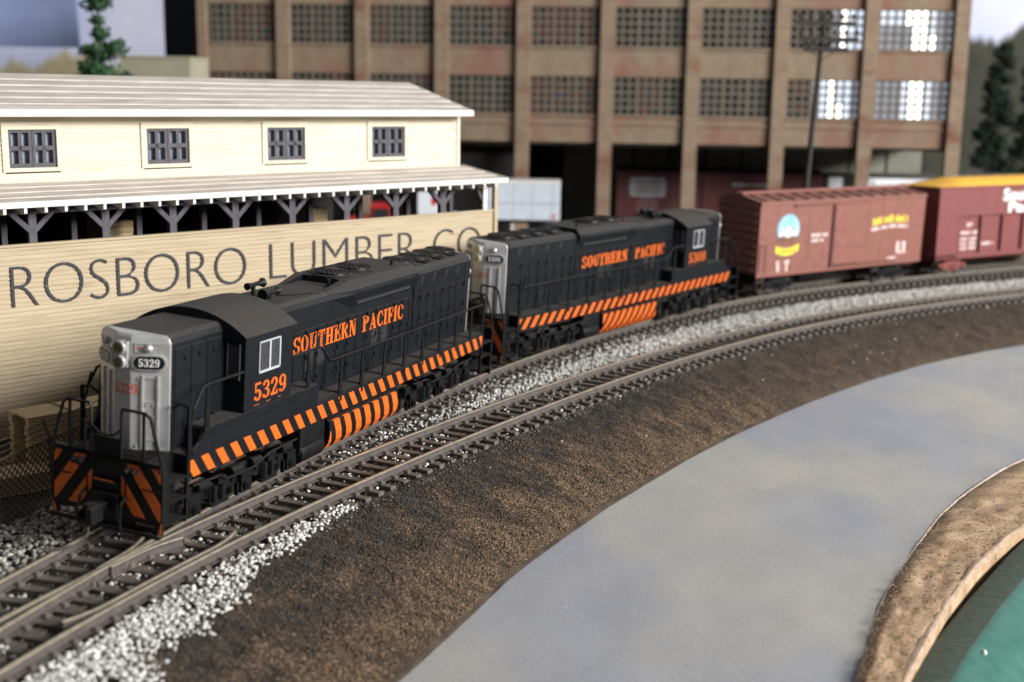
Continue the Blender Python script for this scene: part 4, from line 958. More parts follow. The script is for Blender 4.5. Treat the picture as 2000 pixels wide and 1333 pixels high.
def lumber_stack(label, loc, rz, L, Wd, rows, cols, th=.055, ragged=.12, group=None, loose=0, straps=()):
    t = thing('lumber_stack', label, 'lumber', loc, rz, group)
    bw = Wd/cols; ME = MB().box(0,0,0,1,bw*.97,th*.70).mesh('board', M_plumber)
    for r in range(rows):
        for c in range(cols):
            if r > 1 and r < rows-1 and 0 < c < cols-1: continue
            o = inst('board', ME, t, (random.uniform(-ragged,ragged), c*bw-Wd/2+random.uniform(-.01,.01), r*th), random.uniform(-.006,.006), (L+random.uniform(-ragged,ragged), 1, 1))
    H = rows*th
    for x in straps:
        MB().tube([(x,-Wd/2-.03,0),(x,-Wd/2-.03,H),(x,Wd/2+.03,H+.025),(x,Wd/2+.03,0)], .03, 5).build('strap', M_strap, t)
    return t
G_ = 'strapped lumber stacks behind the fence'
lumber_stack('tall strapped stack of pale boards between the fence and the sign wall', (-12.95, 32.0, -.42), .80, 6.5, 1.15, 24, 5, th=.072, ragged=.03, straps=(1.15,4.5), group=G_)
lumber_stack('lower board stack at the left photo edge, just beyond the fence', (-17.6, 28.0, -.42), .80, 4.9, 1.2, 24, 5, th=.055, straps=(3.6,), group=G_)
lumber_stack('untidy low heap of boards leaning by the fence in front of the tall stack', (-13.6, 30.2, -.42), .72, 3.4, 1.1, 9, 6, ragged=.5, group=G_)
for i, (x, y, w, zt, lb) in enumerate(((-15.0, 3.0, .85, 5.42, 'pale wooden crate of lumber under the shed roof, near the second brace'), (-6.72, 3.0, .65, 5.42, 'bright yellow-tan lumber bundle glimpsed under the shed roof'))):
    p = shed_pt(x, y, .75); t = thing('lumber_bundle', lb, 'lumber', p, PI/2-.7769, 'lumber bundles inside the shed'); k = 0; z = 0
    H = zt-.75
    ME = MB().box(0,0,0,w,1.6,H/24*.92).mesh('board', M_plumber)
    for k in range(24): inst('board', ME, t, (random.uniform(-.02,.02),0,k*H/24))

# ------------------------------------------------------------------ chain-link fence
F0, F1 = Vector((-12.6, 24.2)), Vector((-8.6, 40.5)); fd = (F1-F0); fl = fd.length; fa = math.atan2(fd.y, fd.x)
fence = thing('chain_link_fence', 'rust brown chain-link fence along the track beside the lumber stacks', 'fence', (F0.x, F0.y, LZ), fa)
H = 1.75; w = MB(); s_ = .20; k = 0
nx = int(fl/s_); 
for d in (-1, 1):
    for i in range(-int(H/s_)-1, nx+int(H/s_)+2):
        x0 = i*s_; x1 = x0+d*H; a, b_ = (0, 1)
        pts = [(x0, 0), (x1, H)]
        # clip to the fence length
        def clipx(p, q):
            out = [p, q]
            for lo, hi in ((0, fl),):
                (xa, za), (xb, zb_) = out
                if xa == xb: return None
                ts = []
                t0, t1 = 0, 1
                for bound, sg in ((lo, 1), (hi, -1)):
                    fa_, fb_ = sg*(xa-bound), sg*(xb-bound)
                    if fa_ < 0 and fb_ < 0: return None
                    if fa_ < 0: t0 = max(t0, fa_/(fa_-fb_))
                    if fb_ < 0: t1 = min(t1, fa_/(fa_-fb_))
                if t1-t0 < .02: return None
                out = [(xa+(xb-xa)*t0, za+(zb_-za)*t0), (xa+(xb-xa)*t1, za+(zb_-za)*t1)]
            return out
        c_ = clipx(*pts)
        if c_: w.beam((c_[0][0], d*.012, c_[0][1]), (c_[1][0], d*.012, c_[1][1]), .028, .022)
tag(w.build('wire_mesh', M_wire, fence, fix=False), kind='stuff')
MB().tube([(0,0,H+.02),(fl,0,H+.02)], .035, 6).build('top_rail', M_wire, fence)
for z in (.18,.36,.54): MB().tube([(0,.1,H+z*.8),(fl*.5,.13,H+z*.8-.02),(fl,.1,H+z*.8)], .014, 5).build('barbed_wire', M_wire, fence)
for i in range(7):
    MB().tube([(i*fl/6,0,-.1),(i*fl/6,0,H+.06),(i*fl/6,.16,H+.50)], .045, 7).build('fence_post', M_wire, fence)

# ------------------------------------------------------------------ freight cars
def small_truck(parent, x, M_):
    t = MB()
    for s_ in (-1, 1):
        pr = [(-1.15,.42),(-1.15,.62),(-.8,.66),(-.45,.84),(.45,.84),(.8,.66),(1.15,.62),(1.15,.42),(.8,.44),(.4,.26),(-.4,.26),(-.8,.44)]
        t.prism(pr, lambda a, u, v: (u, a, v), s_*.95, s_*1.12)
        for q in (-.25,-.08,.08,.25): t.cyl((q,s_*1.1,.32),(q,s_*1.1,.58),.07,8)
        for q in (-.85,.85): t.cyl((q,s_*1.1,.48),(q,s_*1.2,.48),.13,10)
    t.box(-.2,-.95,.4,.2,.95,.75)
    o = t.build('truck', M_, parent); o.location = (x,0,0)
    for ax in (-.85,.85):
        w_ = MB()
        for s_ in (-1, 1): w_.tube([(0,s_*.68,0),(0,s_*.70,0),(0,s_*.705,0),(0,s_*.82,0)], [.46,.46,.42,.41], 20)
        w_.cyl((0,-.8,0),(0,.8,0),.08,8); q = w_.build('wheel_set', M_wheel, o, smooth=True); q.location = (ax,0,.42)
    return o
def pose(t, yaw, tilt): t.rotation_euler = (Matrix.Rotation(PI/2-yaw, 4, 'Z') @ Matrix.Rotation(tilt, 4, 'X')).to_euler()
M_box = mat('boxcar_brown', (.20,.072,.054), (.24,.088,.066), rough=.55, scale=2, bump=.04, dust=(.30,.2,.16), dust_amt=.35)
M_boxd = mat('boxcar_hardware', (.10,.03,.024), rough=.6)
M_yel = mat('yellow_print', (.75,.62,.05), rough=.6); M_pw = mat('white_print', (.75,.62,.58), rough=.6)
bc = thing('boxcar', 'red-brown boxcar with an oval emblem, coupled behind the second locomotive', 'boxcar', (11.169,62.992,0)); pose(bc, .947, .031)
L, HW, Z0, Z1 = 12.95, 1.46, 1.02, 4.78
body = MB().box(0,-HW,Z0+.15,L,HW,Z1).build('body', M_box, bc, bevel=.02)
b = MB()
for s_ in (-1, 1):
    b.box(0,s_*HW,Z1-.16,L,s_*(HW+.05),Z1+.02); b.add([(.0,s_*(HW+.01),Z0),(L,s_*(HW+.01),Z0+.05),(L,s_*(HW+.01),Z0+.2),(0,s_*(HW+.01),Z0+.2),(.0,s_*(HW-.05),Z0),(L,s_*(HW-.05),Z0+.05),(L,s_*(HW-.05),Z0+.2),(0,s_*(HW-.05),Z0+.2)], [(0,1,2,3),(7,6,5,4),(0,4,5,1),(1,5,6,2),(2,6,7,3),(3,7,4,0)])
b.build('side_sill', M_box, body)
for x in np.linspace(1.3, L-1.3, 10):
    if 5.2 < x < 7.9: continue
    MB().box(x-.008,-HW-.006,Z0+.25,x+.008,-HW+.01,Z1-.2).build('panel_seam', M_boxd, body)
r = MB(); r.add([(-.05,-HW-.05,Z1),(L+.05,-HW-.05,Z1),(L+.05,0,Z1+.28),(-.05,0,Z1+.28),(L+.05,HW+.05,Z1),(-.05,HW+.05,Z1)], [(0,1,2,3),(3,2,4,5),(0,3,5),(1,4,2),(0,5,4,1)]); ro = r.build('roof', M_box, bc)
for i in range(13):
    x = .35+i*(L-.7)/12
    for s_ in (-1, 1): MB().beam((x,s_*(HW+.03),Z1+.02),(x,s_*.35,Z1+.25),.09,.11).build('roof_rib', M_box, ro)
    if i < 12:
        for s_ in (-1, 1): MB().beam((x+.25,s_*(HW-.08),Z1+.04),(x+.75,s_*.4,Z1+.215),.05,.03).build('roof_rib', M_box, ro)
MB().box(-.1,-.26,Z1+.30,L+.1,.26,Z1+.36).build('running_board', mat('running_board', (.33,.13,.10), rough=.6), ro)
for i in range(9):
    z = Z0+.35+i*.40
    MB().tube([(-.01,-1.36,z),(-.05,-1.2,z),(-.05,1.2,z),(-.01,1.36,z)], [.04,.085,.085,.04], 8).build('end_rib', M_box, body)
    if i < 9:
        MB().tube([(L+.01,-1.36,z),(L+.05,-1.2,z),(L+.05,1.2,z),(L+.01,1.36,z)], [.04,.085,.085,.04], 8).build('end_rib', M_box, body)
# sliding door
dr = MB().box(5.55,-HW-.07,Z0+.32,7.72,-HW+.01,Z1-.22).build('door', M_box, bc, bevel=.015)
for z in (Z0+.42, Z0+1.28, Z0+2.2, Z1-.32): MB().box(5.65,-HW-.105,z-.045,7.62,-HW-.065,z+.045).build('door_rib', M_box, dr)
MB().box(5.36,-HW-.10,Z0+.25,5.52,-HW,Z1-.18).build('door_post', M_boxd, bc); MB().box(2.4,-HW-.11,Z1-.26,8.0,-HW,Z1-.19).build('door_track', M_box, bc); MB().box(5.3,-HW-.10,Z0+.22,10.6,-HW,Z0+.28).build('door_track', M_boxd, bc)
for x in (.12,.52):  MB().tube([(x,-HW-.05,Z0+.3),(x,-HW-.05,2.7)], .02, 5).build('ladder_stile', M_box, bc)
for k in range(5): MB().tube([(.12,-HW-.06,Z0+.4+k*.4),(.52,-HW-.06,Z0+.4+k*.4)], .018, 5).build('rung', M_box, bc)
# round-topped emblem: sky, pale peaks, brown ground, yellow ribbon
fy = lambda x, z, d: (x, -HW-d, z)
def eplate(poly, d, mt, nm, par): return fplate(MB(), lambda u, v, dd: fy(u, v, dd), poly, d-.006, d).build(nm, mt, par)
ex, ez = 2.08, 3.36
el = lambda rx, rz, a0=0, a1=2*PI, n=36: [(ex+rx*math.cos(t), ez+rz*math.sin(t)) for t in np.linspace(a0, a1, n, endpoint=a1 < 6)]
em = eplate(el(.84,.80), .006, mat('emblem_rim', (.20,.24,.22), rough=.6), 'emblem', bc)
eplate(el(.78,.74), .012, mat('emblem_sky', (.17,.42,.68), (.40,.62,.78), rough=.6, scale=1.2), 'emblem_sky', em)
eplate([(ex-.70,ez-.20),(ex-.45,ez+.16),(ex-.26,ez+.02),(ex-.02,ez+.22),(ex+.2,ez+.02),(ex+.44,ez+.18),(ex+.70,ez-.16),(ex+.55,ez-.50),(ex-.55,ez-.50)], .017, mat('emblem_peaks', (.66,.70,.73), (.46,.50,.56), rough=.6, scale=4), 'emblem_peak', em)
eplate([(ex-.42,ez-.02),(ex-.30,ez+.10),(ex-.2,ez-.06)], .020, mat('emblem_slate', (.10,.13,.17), rough=.6), 'emblem_peak', em); eplate([(ex+.24,ez-.02),(ex+.40,ez+.12),(ex+.50,ez-.06)], .020, mat('emblem_slate', (.10,.13,.17), rough=.6), 'emblem_peak', em)
eplate(el(.80,.78,PI*1.16,PI*1.84,16)+[(ex+.3,ez-.34),(ex,ez-.44),(ex-.3,ez-.32)], .022, mat('emblem_ground', (.26,.085,.04), (.07,.05,.03), rough=.6, scale=4), 'emblem_ground', em)
eplate([(ex-.86,ez-.80),(ex-.4,ez-.92),(ex,ez-.95),(ex+.4,ez-.90),(ex+.84,ez-.74),(ex+.80,ez-1.10),(ex+.4,ez-1.28),(ex,ez-1.32),(ex-.42,ez-1.29),(ex-.84,ez-1.16)], .028, M_yel, 'emblem_ribbon', em)
b = MB()
for k in range(7): fplate(b, lambda u, v, dd: fy(u, v, dd), [(ex-.60+k*.18,ez-1.00),(ex-.50+k*.18,ez-1.00),(ex-.50+k*.18,ez-1.20),(ex-.60+k*.18,ez-1.20)], .026, .032)
b.build('ribbon_lettering', mat('olive_print', (.22,.26,.02), rough=.6), em)
def blur_text(name, x0, x1, z0, z1, n, mt, par, slope=0, curve=0):
    b = MB(); w_ = (x1-x0)/n
    for k in range(n):
        if n > 6 and k % 6 == 5: continue
        x = x0+k*w_; t = (k+.5)/n; dz = slope*(x-x0)+curve*math.sin(t*PI)
        hh = (z1-z0)*random.choice((.75,1,1)); 
        fplate(b, lambda u, v, dd: fy(u, v, dd), [(x,z0+dz),(x+w_*.72,z0+dz),(x+w_*.72,z0+dz+hh),(x,z0+dz+hh)], .002, .009)
    return tag(b.build(name, mt, par), kind='stuff')
blur_text('yellow_lettering', 8.6, 11.55, 3.22, 3.62, 19, M_yel, bc, .02, .12); blur_text('white_lettering', 8.55, 11.6, 2.93, 3.12, 25, M_pw, bc, .02, .10)
blur_text('white_lettering', 3.85, 5.1, 2.88, 3.06, 9, M_pw, bc); blur_text('white_lettering', 3.85, 4.8, 2.62, 2.78, 8, M_pw, bc)
put_letters(MB(), lettering('N', .30, .62), lambda u, v, d: fy(1.35+u, 1.12+v+.05, d)).build('white_lettering', M_pw, bc)
put_letters(MB(), lettering('T', .34, .62), lambda u, v, d: fy(1.98+u, 1.17+v, d)).build('white_lettering', M_pw, bc)
for x, z0, z1 in ((10.75,1.75,2.45),(11.25,1.75,2.45)): blur_text('white_lettering', x, x+.3, z0, z1, 2, M_pw, bc)
blur_text('white_lettering', 10.8, 11.6, 1.62, 1.74, 5, M_pw, bc); blur_text('white_lettering', 10.1, 10.8, 1.35, 1.5, 5, M_pw, bc)
MB().box(.6,-.5,.75,L-.6,.5,Z0+.16).build('underframe', M_frame, bc)
small_truck(bc, 2.0, M_frame); small_truck(bc, L-2.0, M_frame)
MB().box(-.75,-.14,.62,.1,.14,.9).build('coupler', M_frame, bc); MB().box(L-.1,-.14,.62,L+.6,.14,.9).build('coupler', M_frame, bc)
b = MB()
for s_ in (-1, 1): b.tube([(.15,s_*1.4,Z0+.1),(.15,s_*1.4,.45),(.55,s_*1.4,.45),(.55,s_*1.4,Z0+.1)], .03, 6)
b.build('stirrup', M_boxd, bc)

M_gon = mat('gondola_red', (.165,.040,.038), (.195,.048,.046), rough=.55, scale=2, bump=.04)
M_load = mat('yellow_load', (.70,.36,.03), (.80,.45,.06), rough=.95, scale=6, bump=.6, bscale=18)
gc = thing('wood_chip_car', 'dark red wood chip car heaped with a yellow load, at the right photo edge', 'freight car', (22.7,71.3,0)); pose(gc, 1.0, 0)
L, HW, Z0, Z1 = 17.0, 1.5, .95, 5.02
go = MB().box(0.2,-HW+.16,Z0+.1,L,HW-.16,3.4).box(.2,-HW,3.35,L,HW,Z1).build('body', M_gon, gc, bevel=.02)
MB().box(.2,-HW,Z0,L,-HW+.2,Z0+.28).build('side_sill', M_gon, gc); MB().box(.15,-HW-.04,Z1-.1,L,-HW+.02,Z1+.03).build('top_rail', M_gon, gc)
MB().box(.2,-HW,1.0,2.0,-HW+.2,3.4).build('end_panel', M_gon, gc)
for i in range(8): MB().box(2.02+i*1.93,-HW-.01,Z0+.1,2.20+i*1.93,-HW+.2,3.4).build('side_post', M_gon, gc)
for i in range(7): MB().tube([(.18,-1.3,1.3+i*.5),(.12,-1.1,1.3+i*.5),(.12,1.1,1.3+i*.5),(.18,1.3,1.3+i*.5)], .06, 6).build('end_rib', M_gon, gc)
ld = MB(); nx_, ny_ = 60, 9
for i in range(nx_+1):
    for j in range(ny_+1):
        u, v = i/nx_, j/ny_; x = .1+(L-.1)*u; y = -1.48+2.96*v
        ld.v.append((x, y, Z1+.02+.42*min(1,u*7)*math.sin(v*PI)**.6+.05*fbm(x,y,1.5)))
for i in range(nx_):
    for j in range(ny_): ld.f.append((i*(ny_+1)+j,(i+1)*(ny_+1)+j,(i+1)*(ny_+1)+j+1,i*(ny_+1)+j+1))
tag(ld.build('wood_chips', M_load, gc, smooth=True), kind='stuff')
def text_mesh(s, name, mt, parent, fn, h, w, off=.02):
    cu = bpy.data.curves.new(name, 'FONT'); cu.body = s; cu.extrude = .01; cu.offset = off; cu.resolution_u = 4
    o = bpy.data.objects.new('tmp', cu); COL.objects.link(o); dg = bpy.context.evaluated_depsgraph_get(); dg.update()
    me = bpy.data.meshes.new_from_object(o.evaluated_get(dg)); bpy.data.objects.remove(o)
    V = np.array([v.co for v in me.vertices]); mn, mx = V.min(0), V.max(0)
    for v in me.vertices: v.co = fn((v.co.x-mn[0])/(mx[0]-mn[0])*w, (v.co.y-mn[1])/(mx[1]-mn[1])*h, .004+v.co.z*.3)
    me.materials.clear(); me.materials.append(mt); o = bpy.data.objects.new(name, me); COL.objects.link(o); o.parent = parent; return o
gf = lambda x0, z0: (lambda u, v, d: (x0+u, -HW-d, z0+v))
text_mesh('Southern', 'road_name', M_white, gc, gf(5.75, 4.12), .72, 4.6, .035); text_mesh('Pacific', 'road_name', M_white, gc, gf(6.30, 3.42), .66, 3.8, .035)
text_mesh('SP', 'road_initials', M_pw, gc, lambda u, v, d: (2.85+u, -HW+.155-d, 2.72+v), .24, .55)
fy_keep = fy
fy = lambda x, z, d: (x, -HW+.158-d, z)
for args in ((2.42,3.9,2.30,2.48,9),(2.42,3.0,1.95,2.12,4),(3.2,3.85,1.95,2.12,4),(2.42,3.0,1.68,1.84,4),(3.2,3.85,1.68,1.84,4),(2.42,3.0,1.42,1.58,4),(3.2,3.85,1.42,1.58,4),(4.35,5.4,1.62,1.8,7)):
    blur_text('white_lettering', args[0], args[1], args[2], args[3], args[4], M_pw, gc)
fy = fy_keep
M_gt = mat('truck_red', (.17,.035,.030), (.22,.05,.04), rough=.6)
MB().box(.8,-.5,.7,L-.5,.5,Z0+.15).build('underframe', M_gt, gc); small_truck(gc, 2.2, M_gt); small_truck(gc, L-2.2, M_gt)
MB().box(-.7,-.14,.62,.3,.14,.9).build('coupler', M_gt, gc)
M_mar = mat('dark_maroon', (.12,.034,.036), (.15,.045,.046), rough=.6, scale=2)
def far_car(label, x0, L, Y, M_, h=4.55, group=None):
    t = thing('boxcar', label, 'boxcar', (x0, Y, -.35), math.atan2(-.0811,.9967), group)
    MB().box(0,-1.45,1.0,L,1.45,h).build('body', M_, t, bevel=.03)
    r = MB(); r.prism([(-1.52,h),(1.52,h),(0,h+.3)], lambda a, u, v: (a, u, v), -.06, L+.06); r.build('roof', mat('dull_roof', (.07,.065,.06), rough=.8), t)
    MB().box(L*.42,-1.54,1.15,L*.42+2.2,-1.44,h-.25).build('door', M_, t); MB().box(.5,-.5,.65,L-.5,.5,1.02).build('underframe', M_frame, t)
    for q in (1.9, L-1.9): small_truck(t, q, M_frame)
    return t
c1 = far_car('dark maroon boxcar with a grey shield emblem, parked under the factory', 7.9, 15.4, 97.6, M_mar)
M_gs = mat('shield_grey', (.52,.54,.56), (.36,.38,.40), rough=.7, scale=4)
def scallop(cx, cz, w, h):
    out = []
    for t in np.linspace(0, 2*PI, 60, endpoint=False):
        c, s_ = math.cos(t), math.sin(t); k = 1/max(abs(c)**1.0, abs(s_)**1.0, 1e-6); k = min(k, 1.25)
        out.append((cx+w/2*c*k*(1+.05*math.cos(8*t)), cz+h/2*s_*k*(1+.06*math.cos(8*t))))
    return out
sh_ = fplate(MB(), lambda u, v, d: (u, -1.45-d, v), scallop(2.35, 3.35, 2.7, 1.45), 0, .02).build('shield', M_gs, c1)
for z in (3.72, 3.33, 2.98): MB().box(1.35,-1.48,z-.07,3.3,-1.46,z+.07).build('shield_band', M_mar, sh_)
fplate(MB(), lambda u, v, d: (u, -1.45-d, v), [(1.5,1.4),(3.2,1.4),(3.2,2.2),(2.8,2.6),(2.35,2.4),(1.9,2.6),(1.5,2.2)], 0, .015).build('shield_base', mat('shield_rose', (.20,.10,.10), rough=.7), c1)
b = MB()
for (x0, z0, x1, z1) in ((8.6,3.55,9.6,3.8),(9.6,3.62,11.6,3.72),(11.4,3.4,11.55,3.7),(12.6,3.1,13.3,3.25),(12.6,2.55,12.8,3.1),(11.0,2.9,11.6,3.0)): b.box(x0,-1.475,z0,x1,-1.45,z1)
tag(b.build('white_lettering', M_gs, c1), kind='stuff')
M_wc = mat('reefer_white', (.84,.87,.92), rough=.5)
c2 = far_car('white boxcar with a dark roof, seen between the right-hand factory columns', 23.9, 8.0, 97.2, M_wc, 4.35, 'white boxcars behind the factory')
c3 = far_car('white boxcar standing in the open just right of the factory', 33.0, 14.0, 96.4, M_wc, 4.5, 'white boxcars behind the factory')
MB().box(1.15,-1.53,1.0,2.2,-1.45,4.35).build('door_gap', M_dark, c2)
# road vehicles far behind
def trailer(label, x, y, z0, L, H, rz, mt, group=None):
    t = thing('truck_trailer', label, 'trailer', (x, y, LZ), rz)
    MB().box(0,-1.2,z0,L,1.2,z0+H).build('box', mt, t, bevel=.05); MB().box(-.02,-1.23,z0+H-.18,L+.02,1.23,z0+H+.03).build('roof_rim', M_white, t, bevel=.02)
    MB().box(-.01,-1.225,z0+H*.42,L+.01,-1.2,z0+H*.46).build('rub_rail', mat('rub_rail', (.48,.50,.54), rough=.5), t)
    for k in range(4): MB().box(.5+k*(L-1)/3,-1.215,z0,.54+k*(L-1)/3,-1.2,z0+H-.2).build('panel_seam', mat('panel_shade', (.55,.60,.66), rough=.5), t)
    MB().box(.1,-1.0,z0-.2,L-.1,1.0,z0).build('chassis', M_frame, t)
    for q in (L-.9, L-2.1):
        w_ = MB()
        for s_ in (-1, 1): w_.cyl((0,s_*.8,0),(0,s_*1.15,0),.5,16)
        o = w_.build('wheel', M_frame, t); o.location = (q,0,.5)
    MB().box(1.6,-.9,0,1.75,-.75,z0).box(1.6,.75,0,1.75,.9,z0).build('landing_leg', M_white, t)
    return t
tr1 = trailer('plain white truck trailer parked just beyond the right end of the shed', -1.75, 83.0, 2.2, 4.75, 2.5, -.02, mat('trailer_white', (.62,.68,.76), (.70,.76,.83), rough=.45))
MB().box(4.2,-1.212,2.35,4.45,-1.2,2.6).build('orange_mark', M_orange, tr1)
van = thing('box_truck', 'white box truck with a red mark, glimpsed through the open shed', 'truck', (-5.95, 78.6, LZ)); MB().box(0,-1,1.2,1.25,1,4.2).build('box', M_wc, van, bevel=.03); MB().box(.85,-1.012,3.45,1.15,-1.0,3.9).build('red_mark', mat('signal_red', (.60,.03,.03), rough=.5), van)
MB().box(1.25,-.9,1.0,2.4,.9,2.9).build('cab', M_wc, van, bevel=.1)
for q in (.35,1.9):
    w_ = MB()
    for s_ in (-1, 1): w_.cyl((q,s_*.7,.45),(q,s_*1.0,.45),.45,14)
    w_.build('wheel', M_frame, van)
MB().box(0,-.8,.6,2.4,.8,1.2).build('chassis', M_frame, van)
M_redt = mat('truck_paint_red', (.55,.02,.025), (.5,.03,.03), rough=.3)
rt = thing('red_truck', 'bright red truck glimpsed through the open side of the shed', 'truck', (-10.4, 79.5, LZ))
MB().box(0,-1,.9,1.6,1,2.55).build('bonnet', M_redt, rt, bevel=.12); cbm = MB().box(1.4,-1.05,.9,2.75,1.05,3.4).build('cab', M_redt, rt, bevel=.15); MB().box(1.6,-1.07,2.5,2.6,-1.04,3.1).build('window', M_glass, cbm)
MB().box(2.75,-1.1,1.1,4.6,1.1,1.5).build('bed', M_frame, rt); MB().box(-.05,-.8,1.2,.02,.8,2.0).build('grille', M_silver, rt)
for q in (.5,3.7):
    w_ = MB()
    for s_ in (-1, 1): w_.cyl((q,s_*.75,.5),(q,s_*1.1,.5),.5,14)
    w_.build('wheel', M_frame, rt)

# ------------------------------------------------------------------ brick factory
fac = thing('brick_factory', 'large tan brick factory with rows of many-paned windows and an open ground floor', 'factory', (3.5, 90, LZ), math.atan2(-.0811,.9967))
M_brick = mat('tan_brick', (.245,.18,.12), (.30,.225,.15), rough=.85, scale=1.2, spots=((.25,.098,.074), .16, .46, .68), bump=.15, bscale=20, stretch=(1,1,.7))
M_pil = mat('pilaster_brick', (.27,.195,.135), (.34,.25,.172), rough=.85, scale=1.5, spots=((.21,.085,.055), .22, .52, .70), stretch=(1,1,2))
PIL = [-25.95,-20.1,-14.45,-8.78,-3.02,2.84,8.8,14.8,20.78,26.77]; TOP = 18.6
for i, c in enumerate(PIL):
    hw = .48 if 0 < i else .34; p = MB(); z = LZ; ring = []
    while z < TOP:
        ring += [(0, z+.02), (0, z+.24), (.035, z+.25), (.035, z+.275)]; z += .28
    prof = [(-d, z) for d, z in ring]; b0 = 0; nv = len(ring)
    for d, zz in ring:
        for x, y in ((c-hw+d,.3),(c-hw+d,-.32+d),(c+hw-d,-.32+d),(c+hw-d,.3)): p.v.append((x, y, zz-LZ))
    for k in range(nv-1):
        for j in range(3): p.f.append((k*4+j, k*4+j+1, (k+1)*4+j+1, (k+1)*4+j))
    p.build('pilaster', M_pil, fac, fix=False)
def fz(mb): return zb(mb)
M_bar = mat('window_bar', (.125,.108,.085), (.16,.138,.108), rough=.7)
pcols = [mat('pane_a', (.012,.016,.016), rough=.25), mat('pane_b', (.030,.036,.036), rough=.25), mat('pane_c', (.11,.034,.030), rough=.35), mat('pane_d', (.05,.06,.062), rough=.25)]
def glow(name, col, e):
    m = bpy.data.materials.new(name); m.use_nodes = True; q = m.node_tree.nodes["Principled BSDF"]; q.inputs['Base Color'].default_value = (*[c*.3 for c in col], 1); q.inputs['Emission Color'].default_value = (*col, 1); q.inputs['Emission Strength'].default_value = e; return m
gl = [glow('pane_glow_bright', (1,.98,.90), 3.6), glow('pane_glow_blue', (.74,.84,1.0), 1.15), glow('pane_glow_dim', (.55,.60,.72), .36)]  # panes emit to imitate daylight behind the windows, level set per column
rows = ((13.10,15.80),(8.43,11.08)); ncol, nrow = 9, 5
for bi in range(9):
    xa, xb = PIL[bi]+.48, PIL[bi+1]-.48
    for (z0, z1, nm) in ((11.08,13.10,'spandrel'),(6.50,8.43,'spandrel'),(15.80,TOP,'spandrel')):
        o = fz(MB().box(xa-.1,-.02,z0,xb+.1,.3,z1)).build(nm, M_brick, fac)
    for z1 in (8.43, 13.10): fz(MB().box(xa-.02,-.12,z1-.14,xb+.02,.02,z1)).build('sill', M_brick, fac)
    fz(MB().box(xa-.02,-.10,7.72,xb+.02,-.015,7.86)).build('string_course', M_brick, fac)
    for ri, (z0, z1) in enumerate(rows):
        w = MB(); wd = (xb-xa); cw = wd/ncol; rh = (z1-z0)/nrow
        for k in range(ncol+1):
            x = xa+k*cw; t_ = .13 if k % 3 == 0 else .085; w.box(max(xa, x-t_), .04, z0, min(xb, x+t_), .16, z1)
        for k in range(nrow+1):
            z = z0+k*rh; w.box(xa, .05, max(z0, z-.085), xb, .15, min(z1, z+.085))
        wo = fz(w).build('window', M_bar, fac); base = random.choice((0,0,1))
        joint = {}
        for a in range(ncol):
            tint = random.choices((0,1,2,3), (4,3,4,1))[0] if a % 3 == 0 else tint
            for q in range(nrow):
                lvl = None
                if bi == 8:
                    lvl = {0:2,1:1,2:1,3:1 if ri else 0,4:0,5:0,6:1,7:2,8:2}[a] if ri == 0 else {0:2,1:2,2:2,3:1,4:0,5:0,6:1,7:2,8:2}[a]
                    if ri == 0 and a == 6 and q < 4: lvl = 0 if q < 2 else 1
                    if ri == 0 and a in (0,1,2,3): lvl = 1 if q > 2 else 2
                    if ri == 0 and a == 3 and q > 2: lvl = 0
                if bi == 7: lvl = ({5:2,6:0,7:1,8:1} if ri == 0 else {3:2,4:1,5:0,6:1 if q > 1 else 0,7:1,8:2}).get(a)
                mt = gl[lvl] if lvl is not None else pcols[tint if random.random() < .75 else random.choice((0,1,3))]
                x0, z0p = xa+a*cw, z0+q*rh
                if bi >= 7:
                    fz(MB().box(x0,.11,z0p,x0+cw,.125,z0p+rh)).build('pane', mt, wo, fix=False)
                else:
                    joint.setdefault(mt.name, (MB(), mt))[0].box(x0,.11,z0p,x0+cw,.125,z0p+rh)
        for mb, mt in joint.values(): tag(fz(mb).build('pane', mt, wo, fix=False), kind='stuff')
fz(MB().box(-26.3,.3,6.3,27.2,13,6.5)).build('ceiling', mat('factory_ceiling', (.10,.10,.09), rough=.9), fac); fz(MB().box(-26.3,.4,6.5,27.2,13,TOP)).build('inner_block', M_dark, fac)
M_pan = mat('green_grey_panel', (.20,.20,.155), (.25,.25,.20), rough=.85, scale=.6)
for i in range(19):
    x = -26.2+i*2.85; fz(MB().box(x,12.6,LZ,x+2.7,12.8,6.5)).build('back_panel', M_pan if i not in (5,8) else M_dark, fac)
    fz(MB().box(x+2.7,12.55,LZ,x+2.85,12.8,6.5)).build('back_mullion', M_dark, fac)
fz(MB().box(-9,1.5,LZ,-3.3,8,5.6)).build('dark_void_block', M_dark, fac)  # near-black block standing for the dark void of the ground floor

# ------------------------------------------------------------------ utility pole
M_pole = mat('pole_wood', (.022,.019,.017), (.042,.036,.032), rough=.8, scale=4, stretch=(3,3,.4))
up = thing('utility_pole', 'leaning dark utility pole with three crossarms in front of the factory', 'utility pole', (16.35, 72, LZ))
MB().tube([(0,0,0),(.26,0,5.3),(.74,0,14.95)], [.19,.17,.12], 10).build('pole', M_pole, up, smooth=True)
for z, a, b_ in ((14.35,-.72,2.40),(13.50,-.65,2.66),(12.95,-.32,2.1)):
    ca = MB().box(a,-.22,z-.11,b_,.0,z+.12).build('crossarm', M_pole, up)
    for k in range(6):
        x = lerp(a+.1, b_-.1, k/5); MB().lathe([(.04,0),(.06,.08),(.10,.12),(.12,.20),(.09,.26),(.10,.32),(.04,.38)], (x,-.12,z+.16), 10).build('insulator', M_pole, ca, smooth=True)
    for s_ in (-1, 1): MB().beam((.7,-.13,z-.6),(.7+s_*.7,-.13,z-.08),.05,.05).build('brace', M_pole, ca)

